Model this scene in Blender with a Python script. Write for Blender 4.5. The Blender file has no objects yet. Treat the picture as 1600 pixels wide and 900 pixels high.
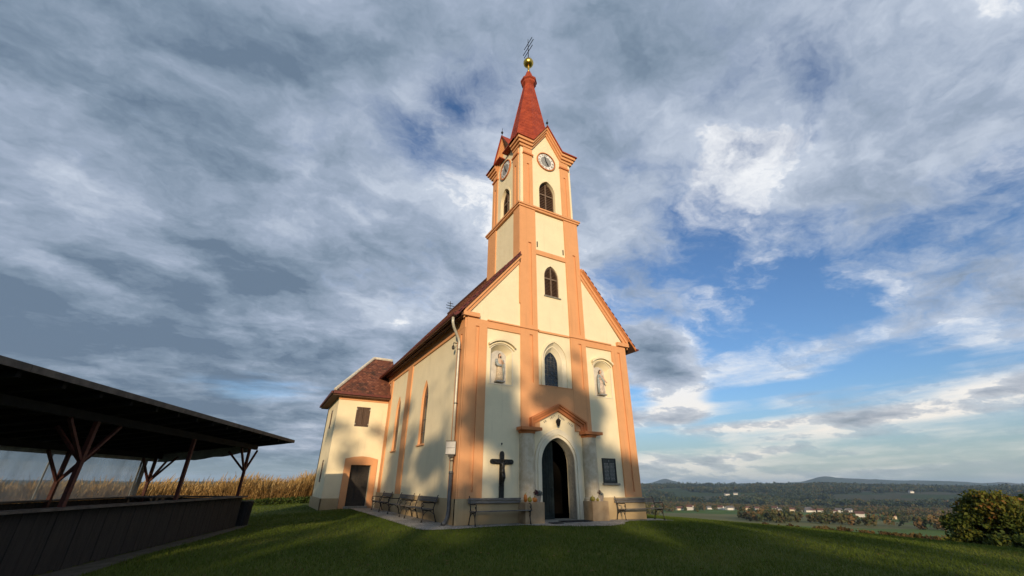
import bpy, bmesh, math, random
import numpy as np
from mathutils import Vector, Matrix, geometry
rad = math.radians
random.seed(7); rng = np.random.default_rng(7)
scene = bpy.context.scene
COL = scene.collection

# ---------------------------------------------------------------- camera
CAM = Vector((-5.9526, -14.5521, 1.2))
PITCH, ROLL, YAW, FPX = .446694, .006887, .505469, 638.05
fw = Vector((math.sin(YAW)*math.cos(PITCH), math.cos(YAW)*math.cos(PITCH), math.sin(PITCH)))
r0 = Vector((math.cos(YAW), -math.sin(YAW), 0)); u0 = r0.cross(fw)
rt = r0*math.cos(ROLL)+u0*math.sin(ROLL); upv = -r0*math.sin(ROLL)+u0*math.cos(ROLL)
cd = bpy.data.cameras.new('camera'); cam = bpy.data.objects.new('camera', cd); COL.objects.link(cam)
M = Matrix((rt, upv, -fw)).transposed().to_4x4(); M.translation = CAM
cam.matrix_world = M
cd.sensor_width = 36; cd.lens = FPX/1600*36; cd.clip_start = .05; cd.clip_end = 60000
scene.camera = cam

# ---------------------------------------------------------------- sun and sky
SUN_EL, SUN_A = rad(10.5), rad(30)           # light travels towards (sin a, cos a)
to_sun = Vector((-math.sin(SUN_A)*math.cos(SUN_EL), -math.cos(SUN_A)*math.cos(SUN_EL), math.sin(SUN_EL)))
sl = bpy.data.lights.new('sun', 'SUN'); sl.energy = 3.95; sl.angle = rad(.55); sl.color = (1, .77, .50)
so = bpy.data.objects.new('sun', sl); COL.objects.link(so)
so.rotation_euler = to_sun.to_track_quat('Z', 'Y').to_euler(); so.location = (-30, -50, 40)

scene.view_settings.view_transform = 'Standard'; scene.view_settings.look = 'None'
scene.view_settings.exposure = .15; scene.view_settings.gamma = 1
scene.view_settings.use_curve_mapping = False

W = bpy.data.worlds.new('World'); scene.world = W; W.use_nodes = True
NT = W.node_tree; NT.nodes.clear()
class NB:
    """tiny helper for building node maths"""
    def __init__(s, nt): s.nt = nt
    def n(s, t, **k):
        x = s.nt.nodes.new(t)
        for a, b in k.items(): setattr(x, a, b)
        return x
    def put(s, sock, v):
        if isinstance(v, bpy.types.NodeSocket): s.nt.links.new(v, sock)
        elif v is not None: sock.default_value = v
    def m(s, op, a, b=None, c=None, clamp=False):
        x = s.n('ShaderNodeMath', operation=op); x.use_clamp = clamp
        for i, v in enumerate((a, b, c)): 
            if v is not None: s.put(x.inputs[i], v)
        return x.outputs[0]
    def vm(s, op, a, b=None, out=0):
        x = s.n('ShaderNodeVectorMath', operation=op); s.put(x.inputs[0], a)
        if b is not None: s.put(x.inputs[1], b)
        return x.outputs[out]
    def mapr(s, v, a, b, c=0., d=1., smooth=True):
        x = s.n('ShaderNodeMapRange'); x.interpolation_type = 'SMOOTHSTEP' if smooth else 'LINEAR'
        for i, q in enumerate((v, a, b, c, d)): s.put(x.inputs[i], q)
        return x.outputs[0]
    def mix(s, f, a, b, mode='MIX'):
        x = s.n('ShaderNodeMix', data_type='RGBA', blend_type=mode); x.clamp_factor = True
        s.put(x.inputs[0], f); s.put(x.inputs[6], a); s.put(x.inputs[7], b); return x.outputs[2]
    def noise(s, vec, scale, det=4., rough=.5, dist=0., lac=2., col=False):
        x = s.n('ShaderNodeTexNoise'); s.put(x.inputs['Vector'], vec)
        for k, v in (('Scale', scale), ('Detail', det), ('Roughness', rough), ('Distortion', dist), ('Lacunarity', lac)): x.inputs[k].default_value = v
        return x.outputs['Color' if col else 'Fac']
    def ramp(s, f, stops):
        x = s.n('ShaderNodeValToRGB'); s.put(x.inputs[0], f); e = x.color_ramp.elements
        while len(e) < len(stops): e.new(.5)
        for q, (p, c) in zip(e, stops): q.position = p; q.color = (*c, 1)
        return x.outputs[0]
    def comb(s, x, y, z):
        n = s.n('ShaderNodeCombineXYZ')
        for i, v in enumerate((x, y, z)): s.put(n.inputs[i], v)
        return n.outputs[0]
    def sep(s, v):
        n = s.n('ShaderNodeSeparateXYZ'); s.put(n.inputs[0], v); return n.outputs

def build_sky():
    b = NB(NT)
    sky = b.n('ShaderNodeTexSky', sky_type='NISHITA'); sky.sun_disc = False
    sky.sun_elevation = SUN_EL; sky.sun_rotation = math.atan2(to_sun.x, to_sun.y)
    sky.altitude = 400; sky.air_density = 1.0; sky.dust_density = 1.2; sky.ozone_density = 1.6
    d = b.n('ShaderNodeTexCoord').outputs['Generated']
    rot = b.n('ShaderNodeVectorRotate', rotation_type='Z_AXIS'); b.put(rot.inputs['Vector'], d); rot.inputs['Angle'].default_value = YAW
    x, y, z = b.sep(rot.outputs[0])          # x right of the church view, y ahead, z up
    zz = b.m('ADD', b.m('MAXIMUM', z, 0.), .20)
    px = b.m('DIVIDE', x, zz); py = b.m('DIVIDE', y, zz)
    P = b.comb(px, py, 0.)
    r2 = b.n('ShaderNodeVectorRotate', rotation_type='Z_AXIS'); b.put(r2.inputs['Vector'], P); r2.inputs['Angle'].default_value = rad(-32)
    Q = b.vm('MULTIPLY', r2.outputs[0], (.74, 1.0, 1.0))     # rows of cloud run lower left to upper right
    warp = b.vm('SCALE', b.vm('SUBTRACT', b.noise(P, 3.2, 5, .6, col=True), (.5, .5, .5)), None); warp.node.inputs['Scale'].default_value = .26
    Qw = b.vm('ADD', Q, warp)
    big = b.noise(b.vm('ADD', Qw, (3.1, 7.7, 1.3)), 1.25, 3, .5)
    mid = b.noise(b.vm('ADD', Qw, (11.3, 2.2, 4.1)), 3.6, 10, .62)
    sh = b.noise(b.vm('ADD', Qw, (5.3, 9.2, 2.1)), 2.4, 9, .60)
    az = b.m('ARCTAN2', x, y)
    # low down the rows are seen edge-on as long flat bands
    bands = b.noise(b.vm('ADD', b.comb(b.m('MULTIPLY', az, 1.9), b.m('SUBTRACT', b.m('MULTIPLY', z, 15.), b.m('MULTIPLY', az, .9)), 0.), (2.7, 4.45, 0.)), 1.0, 8, .52)
    left = b.mapr(az, rad(8), rad(-50))
    lowz = b.mapr(z, .30, .17)
    low_r = b.m('MULTIPLY', b.mapr(az, rad(2), rad(20)), b.mapr(z, .56, .34))
    cov = b.m('ADD', b.m('MULTIPLY', big, .46), b.m('MULTIPLY', mid, .54))
    cov = b.m('ADD', cov, b.m('MULTIPLY', lowz, b.m('MULTIPLY', b.m('SUBTRACT', bands, cov), .85)))
    cov = b.m('ADD', cov, .085)
    cov = b.m('ADD', cov, b.m('MULTIPLY', left, .07))
    cov = b.m('SUBTRACT', cov, b.m('MULTIPLY', low_r, .125))
    def blob(dx, dy, dz, rr, amt):
        v = Vector((dx, dy, dz)).normalized()
        dist = b.vm('LENGTH', b.vm('SUBTRACT', rot.outputs[0], tuple(v)), out=1)
        return b.m('MULTIPLY', b.mapr(dist, rr, 0.), amt)
    for args in SKY_BLOBS: cov = b.m('ADD', cov, blob(*args))
    sv = Matrix.Rotation(YAW, 3, 'Z') @ to_sun          # the sun stands in an unseen gap, added to the deck to brighten shade
    cov = b.m('ADD', cov, blob(sv.x, sv.y, sv.z, .95, -.30))
    alpha = b.mapr(cov, .395, .575)
    t = b.m('ADD', b.m('MULTIPLY', b.m('SUBTRACT', cov, .50), 1.7), b.m('MULTIPLY', b.m('SUBTRACT', sh, .425), 2.7))
    t = b.m('ADD', t, b.m('MULTIPLY', left, .25))
    t = b.m('ADD', t, b.m('MULTIPLY', b.mapr(z, .42, .16), b.m('MULTIPLY', left, .26)))
    t = b.m('SUBTRACT', t, b.m('MULTIPLY', lowz, b.m('MULTIPLY', b.mapr(az, rad(6), rad(25)), .16)), clamp=True)
    cc = b.ramp(t, [(0., (.80, .82, .85)), (.12, (.52, .58, .68)), (.45, (.325, .39, .50)), (.8, (.195, .26, .345)), (1., (.132, .188, .265))])
    warm = b.mix(b.m('MULTIPLY', b.mapr(z, .26, .05), b.mapr(az, rad(-10), rad(25), .25, .9)), (1, 1, 1, 1), (1.10, .99, .84, 1))
    cc = b.mix(1., cc, warm, 'MULTIPLY')
    clear = b.mix(1., sky.outputs[0], (.085, .112, .150, 1), 'MULTIPLY')
    hz = b.mix(b.m('MULTIPLY', b.mapr(z, .20, -.02), .85), clear, (.34, .41, .41, 1))
    # the deck thins to even haze right at the horizon
    col = b.mix(b.m('MULTIPLY', alpha, b.mapr(z, -.02, .07, .25, 1.)), hz, cc)
    col10 = b.vm('SCALE', col, None); col10.node.inputs['Scale'].default_value = 10.
    bg = b.n('ShaderNodeBackground'); b.put(bg.inputs[0], col10); bg.inputs[1].default_value = .1
    out = b.n('ShaderNodeOutputWorld'); NT.links.new(bg.outputs[0], out.inputs[0])
SKY_BLOBS = [(-.06, .61, .79, .21, -.24), (-.17, .69, .70, .20, -.10), (.42, .70, .62, .30, -.05), (-.75, .60, .20, .5, .06), (.33, .91, .268, .11, .30), (.37, .92, .178, .09, .24), (.95, .72, .30, .20, .14)]
build_sky()

# ---------------------------------------------------------------- mesh helpers
class MB:
    def __init__(s): s.v = []; s.f = []
    def add(s, vs, fs):
        o = len(s.v); s.v += [tuple(v) for v in vs]; s.f += [tuple(i+o for i in f) for f in fs]; return s
    def box(s, x0, x1, y0, y1, z0, z1, T=None):
        vs = [(x, y, z) for z in (z0, z1) for y in (y0, y1) for x in (x0, x1)]
        if T: vs = [T(*v) for v in vs]
        return s.add(vs, [(0, 2, 3, 1), (4, 5, 7, 6), (0, 1, 5, 4), (2, 6, 7, 3), (0, 4, 6, 2), (1, 3, 7, 5)])
    def bar(s, a, c, w, h, up=(0, 0, 1)):
        a = Vector(a); c = Vector(c); d = (c-a).normalized(); up = Vector(up)
        sx = d.cross(up)
        if sx.length < 1e-4: sx = d.cross(Vector((1, 0, 0)))
        sx.normalize(); sy = sx.cross(d).normalized()
        vs = [p+sx*i*w/2+sy*j*h/2 for p in (a, c) for j in (-1, 1) for i in (-1, 1)]
        return s.add(vs, [(0, 1, 3, 2), (4, 6, 7, 5), (0, 4, 5, 1), (2, 3, 7, 6), (0, 2, 6, 4), (1, 5, 7, 3)])
    def tube(s, pts, r, n=8, cap=True):
        pts = [Vector(p) for p in pts]; rs = r if isinstance(r, (list, tuple)) else [r]*len(pts)
        vs = []; prev = None
        for i, p in enumerate(pts):
            d = (pts[min(i+1, len(pts)-1)]-pts[max(i-1, 0)]).normalized()
            if prev is None:
                q = Vector((0, 0, 1)) if abs(d.z) < .9 else Vector((1, 0, 0)); prev = d.cross(q).normalized()
            a = (prev-d*prev.dot(d)).normalized(); c = d.cross(a); prev = a
            vs += [p+(a*math.cos(t)+c*math.sin(t))*rs[i] for t in [2*math.pi*k/n for k in range(n)]]
        fs = [(i*n+k, i*n+(k+1) % n, (i+1)*n+(k+1) % n, (i+1)*n+k) for i in range(len(pts)-1) for k in range(n)]
        if cap: fs += [tuple(range(n-1, -1, -1)), tuple(range((len(pts)-1)*n, len(pts)*n))]
        return s.add(vs, fs)
    def lathe(s, prof, c, n=16, ph=0.):
        """prof: (radius, z) bottom to top about the vertical through c"""
        vs = [(c[0]+r*math.cos(ph+2*math.pi*k/n), c[1]+r*math.sin(ph+2*math.pi*k/n), c[2]+z) for r, z in prof for k in range(n)]
        m = len(prof)
        fs = [(i*n+k, i*n+(k+1) % n, (i+1)*n+(k+1) % n, (i+1)*n+k) for i in range(m-1) for k in range(n)]
        fs += [tuple(range(n-1, -1, -1)), tuple(range((m-1)*n, m*n))]
        return s.add(vs, fs)
    def ell(s, c, r, n=10, m=6):
        return s.lathe_s([(math.cos(t), math.sin(t)) for t in [-math.pi/2+math.pi*i/m for i in range(m+1)]], c, r, n)
    def lathe_s(s, prof, c, r, n):
        vs = [(c[0]+r[0]*max(p, .02)*math.cos(2*math.pi*k/n), c[1]+r[1]*max(p, .02)*math.sin(2*math.pi*k/n), c[2]+r[2]*q) for p, q in prof for k in range(n)]
        m = len(prof)
        fs = [(i*n+k, i*n+(k+1) % n, (i+1)*n+(k+1) % n, (i+1)*n+k) for i in range(m-1) for k in range(n)]
        fs += [tuple(range(n-1, -1, -1)), tuple(range((m-1)*n, m*n))]
        return s.add(vs, fs)
    def plate(s, outer, holes, T, d0, d1):
        """flat slab with holes: loops of (u, z), from depth d0 (back) to d1 (front)"""
        loops = [outer]+list(holes); pts = [p for l in loops for p in l]
        tr = geometry.tessellate_polygon([[Vector((p[0], p[1], 0)) for p in l] for l in loops])
        N = len(pts)
        vs = [T(u, d1, z) for u, z in pts]+[T(u, d0, z) for u, z in pts]
        fs = [t for t in tr]+[tuple(i+N for i in reversed(t)) for t in tr]
        o = 0
        for l in loops:
            n = len(l); fs += [(o+i, o+(i+1) % n, o+(i+1) % n+N, o+i+N) for i in range(n)]; o += n
        return s.add(vs, fs)
    def strip(s, A, B, T, da, db, closed=True):
        """ruled surface from loop A at depth da to loop B at depth db"""
        n = len(A); vs = [T(u, da, z) for u, z in A]+[T(u, db, z) for u, z in B]
        return s.add(vs, [(i, (i+1) % n, (i+1) % n+n, i+n) for i in range(n if closed else n-1)])
    def build(s, name, mat, parent=None, smooth=False, label=None, cat=None, group=None, kind=None, bevel=0, local=False, origin=None, fixn=True):
        me = bpy.data.meshes.new(name)
        vs = s.v
        if parent is None and not local:
            if origin is None:
                a = np.array(vs); origin = ((a[:, 0].min()+a[:, 0].max())/2, (a[:, 1].min()+a[:, 1].max())/2, a[:, 2].min())
            vs = [(x-origin[0], y-origin[1], z-origin[2]) for x, y, z in vs]
        me.from_pydata(vs, [], s.f); me.materials.append(mat)
        if fixn:
            bm = bmesh.new(); bm.from_mesh(me); bmesh.ops.recalc_face_normals(bm, faces=bm.faces); bm.to_mesh(me); bm.free()
        if smooth:
            me.polygons.foreach_set('use_smooth', [True]*len(me.polygons))
        o = bpy.data.objects.new(name, me); COL.objects.link(o)
        if parent is None:
            if origin is not None: o.location = origin
        else:
            o.parent = parent
            if not local and parent.parent is None: o.location = -Vector(parent.location)
        if bevel:
            md = o.modifiers.new('bevel', 'BEVEL'); md.width = bevel; md.segments = 2; md.limit_method = 'ANGLE'; md.angle_limit = rad(40)
        tag(o, label, cat, group, kind)
        return o
def tag(o, label=None, cat=None, group=None, kind=None):
    for k, v in (('label', label), ('category', cat), ('group', group), ('kind', kind)):
        if v: o[k] = v
    return o
def empty(name, loc, label=None, cat=None, group=None, rz=0):
    o = bpy.data.objects.new(name, None); COL.objects.link(o); o.location = loc; o.rotation_euler = (0, 0, rz); o.empty_display_size = .2
    return tag(o, label, cat, group)
def arch(cx, hw, z0, zs, zt, n=9):
    h = zt-zs; R = (hw*hw+h*h)/(2*hw); c = cx-hw+R
    a1 = math.atan2(h, cx-c) if R > 0 else 0
    L = [(cx-hw, z0)]
    for i in range(n+1):
        t = math.pi+(a1-math.pi)*i/n; L.append((c+R*math.cos(t), zs+R*math.sin(t)))
    Rr = [(2*cx-u, z) for u, z in reversed(L[:-1])]
    return L+Rr
def segarch(cx, hw, z0, zs, zt, n=10):
    h = zt-zs; R = (hw*hw+h*h)/(2*h); a = math.asin(min(1, hw/R)); L = [(cx-hw, z0)]
    for i in range(n+1):
        t = -a+2*a*i/n; L.append((cx+R*math.sin(t), zt-R+R*math.cos(t)))
    return L+[(cx+hw, z0)]
FRONT = lambda u, d, z: (u, -d, z)
LEFT = lambda u, d, z: (-d, u, z)

# ---------------------------------------------------------------- materials
def mk(name, col, rough=.8, var=.12, vs=3., bump=.0, bs=40., metal=0., col2=None, spec=None, stretch=None, det=5., big=0.):
    m = bpy.data.materials.new(name); m.use_nodes = True; nt = m.node_tree; b = NB(nt)
    p = nt.nodes['Principled BSDF']
    pos = b.n('ShaderNodeNewGeometry').outputs['Position']
    if stretch: pos = b.vm('MULTIPLY', pos, stretch)
    f = b.noise(pos, vs, det, .6)
    c2 = col2 or tuple(c*(1-var*2) for c in col)
    f2 = b.mapr(f, .32, .68)
    c = b.mix(f2, (*col, 1), (*c2, 1))
    if big:
        g = b.mapr(b.noise(pos, .5, 3, .6), .35, .7)
        c = b.mix(b.m('MULTIPLY', g, big), c, (*[q*.55 for q in col], 1))
    nt.links.new(c, p.inputs['Base Color'])
    p.inputs['Roughness'].default_value = rough; p.inputs['Metallic'].default_value = metal
    if spec is not None: p.inputs['Specular IOR Level'].default_value = spec
    if bump:
        bn = b.n('ShaderNodeBump'); bn.inputs['Strength'].default_value = bump; bn.inputs['Distance'].default_value = .02
        b.put(bn.inputs['Height'], b.noise(pos, bs, 4, .6)); nt.links.new(bn.outputs[0], p.inputs['Normal'])
    return m
def plaster(name, col, dirt):
    m = bpy.data.materials.new(name); m.use_nodes = True; nt = m.node_tree; b = NB(nt); p = nt.nodes['Principled BSDF']
    pos = b.n('ShaderNodeNewGeometry').outputs['Position']
    f = b.mapr(b.noise(pos, 1.3, 6, .62), .3, .7)
    c = b.mix(b.m('MULTIPLY', f, .5), (*col, 1), (*[q*.86 for q in col], 1))
    st = b.mapr(b.noise(b.vm('MULTIPLY', pos, (5., 5., .35)), 1., 5, .6), .56, .78)
    c = b.mix(b.m('MULTIPLY', st, .34), c, (*dirt, 1))
    pt = b.mapr(b.noise(pos, .55, 3, .5), .60, .66); c = b.mix(b.m('MULTIPLY', pt, .10), c, (*[q*.8 for q in col], 1))
    z = b.sep(pos)[2]
    spl = b.m('MULTIPLY', b.mapr(b.m('ADD', z, b.m('MULTIPLY', b.noise(pos, 2.5, 4, .6), .9)), 1.35, .40), .5)
    c = b.mix(spl, c, (*dirt, 1))
    nt.links.new(c, p.inputs['Base Color']); p.inputs['Roughness'].default_value = .92; p.inputs['Specular IOR Level'].default_value = .15
    bn = b.n('ShaderNodeBump'); bn.inputs['Strength'].default_value = .35; bn.inputs['Distance'].default_value = .012
    h = b.m('ADD', b.noise(pos, 55, 4, .7), b.m('MULTIPLY', b.noise(pos, 4, 4, .6), 1.6))
    b.put(bn.inputs['Height'], h); nt.links.new(bn.outputs[0], p.inputs['Normal'])
    return m
MT = {
 'cream': plaster('cream_plaster', (.82, .715, .49), (.42, .36, .25)),
 'orange': plaster('orange_plaster', (.70, .35, .165), (.40, .20, .10)),
 'portal_orange': plaster('red_orange_moulding', (.56, .21, .085), (.30, .12, .06)),
 'plinth': plaster('tan_plinth', (.50, .38, .22), (.22, .16, .09)),
 'white_plaster': plaster('pale_plaster', (.76, .69, .53), (.40, .35, .26)),
 'stone': mk('sandstone', (.47, .34, .20), .9, .2, 2.5, .5, 30, col2=(.30, .20, .11), big=.5),
 'column': mk('pale_stone_column', (.60, .53, .40), .9, .1, 4, .3, 40, col2=(.47, .39, .27)),
 'redmetal': mk('red_sheet_roof', (.38, .068, .027), .6, .15, 2.2, .1, 20, col2=(.25, .040, .018), spec=.25),
 'redtrim': mk('dark_red_trim', (.14, .028, .017), .5, .15, 6),
 'brownwood': mk('brown_painted_wood', (.10, .055, .032), .6, .2, 14, .2, 60),
 'soffit': mk('brown_soffit_boards', (.12, .050, .024), .7, .2, 8, .2, 40),
 'dark': mk('shade_black', (.006, .0055, .005), .95, spec=0.),  # near-black that carries the doorway's shade as colour; also backs the louvres
 'glass': mk('leaded_dark_glass', (.014, .018, .022), .12, .3, 9, spec=.6),
 'lead': mk('lead_cames', (.10, .10, .095), .5, .2, 30),
 'doorgreen': mk('dark_green_door_paint', (.022, .030, .027), .75, spec=.2, var=.2, vs=7, bump=.1, bs=30),
 'doorbrown': mk('old_dark_door', (.030, .022, .014), .6, .3, 9, .3, 30),
 'zinc': mk('pale_zinc_pipe', (.56, .53, .43), .42, .1, 6, metal=.2),
 'iron': mk('dark_cast_iron', (.018, .017, .016), .5, .3, 20, .2, 80, metal=.3),
 'pipegrey': mk('grey_cast_pipe', (.075, .08, .088), .5, .2, 8, .15, 50),
 'benchwood': mk('weathered_grey_wood', (.17, .155, .135), .8, .3, 5, .4, 30, col2=(.08, .068, .055), stretch=(1, 8, 8)),
 'gold': mk('gilded_copper', (.78, .50, .10), .26, .08, 5, metal=1.),
 'white': mk('white_enamel', (.84, .83, .79), .45, .06, 6),
 'black': mk('black_paint', (.012, .012, .012), .45),
 'clockgrey': mk('grey_clock_centre', (.30, .30, .29), .5, .15, 12),
 'skin': mk('painted_skin', (.60, .40, .28), .7),
 'robe': mk('painted_tan_robe', (.66, .52, .35), .8, .2, 14, .3, 30),
 'mantle': mk('painted_blue_grey_mantle', (.36, .40, .40), .8, .2, 14, .3, 30),
 'robe2': mk('painted_rose_robe', (.66, .54, .44), .8, .2, 14, .3, 30),
 'hair': mk('brown_hair', (.10, .055, .03), .8),
 'panel': mk('pale_grey_panel', (.60, .57, .52), .8, .1, 6),
 'bronze': mk('dark_bronze', (.030, .029, .027), .45, .3, 15, .2, 60, metal=.5),
 'plaque': mk('dark_green_slate', (.035, .042, .036), .4, .3, 10, .1, 40),
 'greystone': mk('grey_sill_stone', (.25, .24, .20), .9, .15, 10, .2, 50),
 'gravel': None,
 'mullion': mk('light_brown_frame', (.20, .135, .09), .6, .2, 14),
 'concrete': mk('worn_concrete', (.085, .078, .06), .95, .3, 3, .6, 60, col2=(.045, .045, .028)),
 'pumpkin': mk('orange_pumpkin', (.52, .17, .018), .5, .2, 12),
 'gourd': mk('yellow_green_gourd', (.38, .27, .04), .5, .3, 14, col2=(.13, .16, .03)),
 'pot': mk('pale_pot', (.36, .30, .25), .8, .1, 8),
 'flower': mk('dark_purple_flowers', (.10, .02, .035), .8, .4, 30),
 'greyleaf': mk('silver_leaves', (.22, .25, .24), .8, .3, 30),
 'mat': mk('black_mat', (.02, .02, .02), .95, .2, 40, .5, 150),
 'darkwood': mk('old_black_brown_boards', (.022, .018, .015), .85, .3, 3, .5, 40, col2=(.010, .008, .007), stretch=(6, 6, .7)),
 'redwood': mk('red_brown_post', (.115, .030, .020), .7, .25, 9, .3, 40, col2=(.06, .018, .014)),
 'greywood': mk('grey_weathered_fascia', (.115, .098, .080), .85, .3, 4, .4, 40, col2=(.06, .05, .042)),
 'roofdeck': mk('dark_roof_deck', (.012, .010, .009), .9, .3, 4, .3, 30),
 'canvas': mk('grey_white_canvas', (.36, .38, .36), .8, .15, 4, .2, 20),
 'tarp_frame': mk('pale_batten', (.33, .34, .31), .7, .15, 6),
 'mortar': mk('pale_ridge_mortar', (.66, .62, .52), .9, .15, 6, .4, 40),
}
def tile_mat(name, a, c, d):
    m = bpy.data.materials.new(name); m.use_nodes = True; nt = m.node_tree; b = NB(nt); p = nt.nodes['Principled BSDF']
    at = b.n('ShaderNodeAttribute', attribute_name='tint'); pos = b.n('ShaderNodeNewGeometry').outputs['Position']
    cc = b.ramp(at.outputs['Fac'], [(0, a), (.55, c), (1, d)])
    moss = b.mapr(b.noise(pos, .9, 5, .65), .5, .68)
    cc = b.mix(b.m('MULTIPLY', moss, .7), cc, (.035, .024, .016, 1))
    nt.links.new(cc, p.inputs['Base Color']); p.inputs['Roughness'].default_value = .85
    bn = b.n('ShaderNodeBump'); bn.inputs['Strength'].default_value = .3; bn.inputs['Distance'].default_value = .01
    b.put(bn.inputs['Height'], b.noise(pos, 45, 4, .6)); nt.links.new(bn.outputs[0], p.inputs['Normal'])
    return m
MT['tile'] = tile_mat('clay_tiles', (.085, .030, .020), (.17, .058, .032), (.27, .105, .058))
def leaf_mat(name, stops, trans=.25):
    m = bpy.data.materials.new(name); m.use_nodes = True; nt = m.node_tree; b = NB(nt); p = nt.nodes['Principled BSDF']
    at = b.n('ShaderNodeAttribute', attribute_name='tint')
    c = b.ramp(at.outputs['Fac'], stops); nt.links.new(c, p.inputs['Base Color']); p.inputs['Roughness'].default_value = .7; p.inputs['Specular IOR Level'].default_value = .2
    if trans:
        t = b.n('ShaderNodeBsdfTranslucent'); nt.links.new(c, t.inputs[0]); mx = b.n('ShaderNodeMixShader'); mx.inputs[0].default_value = trans
        nt.links.new(p.outputs[0], mx.inputs[1]); nt.links.new(t.outputs[0], mx.inputs[2]); nt.links.new(mx.outputs[0], nt.nodes['Material Output'].inputs[0])
    return m
MT['leaf_autumn'] = leaf_mat('autumn_green_leaves', [(0, (.022, .042, .009)), (.4, (.055, .080, .012)), (.75, (.13, .125, .016)), (1, (.22, .085, .025))])
MT['leaf_green'] = leaf_mat('green_leaves', [(0, (.028, .045, .012)), (.6, (.055, .085, .016)), (1, (.10, .13, .022))], .4)
MT['leaf_brown'] = leaf_mat('brown_autumn_leaves', [(0, (.045, .030, .014)), (.5, (.105, .062, .022)), (.8, (.10, .085, .026)), (1, (.17, .085, .025))])
MT['forest'] = leaf_mat('far_forest_leaves', [(0, (.010, .022, .011)), (.35, (.026, .044, .018)), (.6, (.060, .068, .024)), (.8, (.095, .078, .030)), (1, (.14, .088, .036))], 0)
MT['reed'] = leaf_mat('dry_golden_reed', [(0, (.15, .085, .028)), (.5, (.36, .22, .075)), (1, (.55, .38, .16))], .3)
MT['grass'] = leaf_mat('lawn_blades', [(0, (.040, .068, .008)), (.55, (.084, .122, .014)), (.85, (.135, .15, .03)), (1, (.20, .17, .06))], .3)
MT['bark'] = mk('tree_bark', (.055, .042, .03), .9, .3, 6, .6, 20, stretch=(4, 4, .6))

def gravel_mat():
    m = bpy.data.materials.new('grey_gravel'); m.use_nodes = True; nt = m.node_tree; b = NB(nt); p = nt.nodes['Principled BSDF']
    pos = b.n('ShaderNodeNewGeometry').outputs['Position']
    v = b.n('ShaderNodeTexVoronoi'); b.put(v.inputs['Vector'], pos); v.inputs['Scale'].default_value = 26
    c = b.ramp(b.sep(v.outputs['Color'])[0], [(0, (.16, .145, .12)), (.5, (.27, .25, .215)), (1, (.42, .40, .36))])
    c = b.mix(b.m('MULTIPLY', b.mapr(b.noise(pos, 1.4, 4, .6), .45, .7), .5), c, (.12, .105, .075, 1))
    nt.links.new(c, p.inputs['Base Color']); p.inputs['Roughness'].default_value = .95
    bn = b.n('ShaderNodeBump'); bn.inputs['Strength'].default_value = .9; bn.inputs['Distance'].default_value = .03; bn.invert = True
    b.put(bn.inputs['Height'], v.outputs['Distance']); nt.links.new(bn.outputs[0], p.inputs['Normal'])
    return m
MT['gravel'] = gravel_mat()

# ---------------------------------------------------------------- terrain
def sstep(a, b, x):
    t = np.clip((x-a)/(b-a), 0, 1); return t*t*(3-2*t)
def vnoise(x, y, seed=0):
    xi = np.floor(x).astype(np.int64); yi = np.floor(y).astype(np.int64); xf = x-xi; yf = y-yi
    def h(i, j):
        n = (i*374761393+j*668265263+seed*974634777) & 0x7fffffff
        n = ((n ^ (n >> 13))*1274126177) & 0x7fffffff
        return ((n ^ (n >> 16)) & 0xffff)/65535.
    u = xf*xf*(3-2*xf); v = yf*yf*(3-2*yf)
    return (h(xi, yi)*(1-u)+h(xi+1, yi)*u)*(1-v)+(h(xi, yi+1)*(1-u)+h(xi+1, yi+1)*u)*v
def fbm(x, y, o=4, seed=0):
    s = 0; a = .5
    for i in range(o): s = s+a*vnoise(x*2**i, y*2**i, seed+i); a *= .5
    return s
PR = np.array([0, 30, 60, 110, 180, 300, 500, 800, 1200, 1600, 2000, 2600, 3200, 4000, 5200, 7000, 9000, 14000])
PZ = np.array([0, -1.5, -5.5, -11, -16, -21, -27, -39, -50, -56, -50, -32, -13, -24, -12, -26, -18, -30.])
def ground(x, y):
    x = np.asarray(x, float); y = np.asarray(y, float)
    near = -.08-.0018*np.maximum(0, -y-2.3)**2-.045*np.maximum(0, -x-1.6)-.0009*np.maximum(0, y-12)**2-.004*np.maximum(0, x-5)**2
    near = near+.025*(fbm(x*.35, y*.35, 3, 5)-.45)*sstep(1.5, 4, np.maximum(np.maximum(-y-1.2, x-9.5), -x-1.5))
    dx = x+5.95; dy = y+14.55; R = np.hypot(dx, dy); az = np.degrees(np.arctan2(dx, dy))
    far = np.interp(R, PR, PZ)
    far = far+(fbm(x/260, y/260, 4, 11)-.47)*np.interp(R, [100, 600, 1500, 3000, 14000], [0, 14, 16, 24, 40])
    far = far+(fbm(x/700, y/700, 4, 21)-.45)*np.interp(R, [1600, 2200, 3300, 14000], [0, 46, 40, 60])
    # distant mountains
    mt = 0
    for a0, w, h in ((47.9, 1.5, 66), (63.6, 1.3, 42), (65.5, 4.5, 52), (72, 6, 34), (60, 1.5, 16), (20, 9, 50), (95, 12, 60), (-60, 20, 70), (150, 30, 60)):
        mt = mt+h*np.exp(-np.abs((az-a0)/w)**1.7)
    far = far+mt*np.exp(-((R-9000)/900)**2)*1.6+12*np.exp(-((R-9000)/1500)**2)
    # the hill top carries on evenly and then blends into the valley
    w = sstep(45, 130, R)
    near = np.maximum(near, -9-.02*R)
    return near*(1-w)+far*w
def g1(x, y): return float(ground(np.array([x]), np.array([y]))[0])
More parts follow.
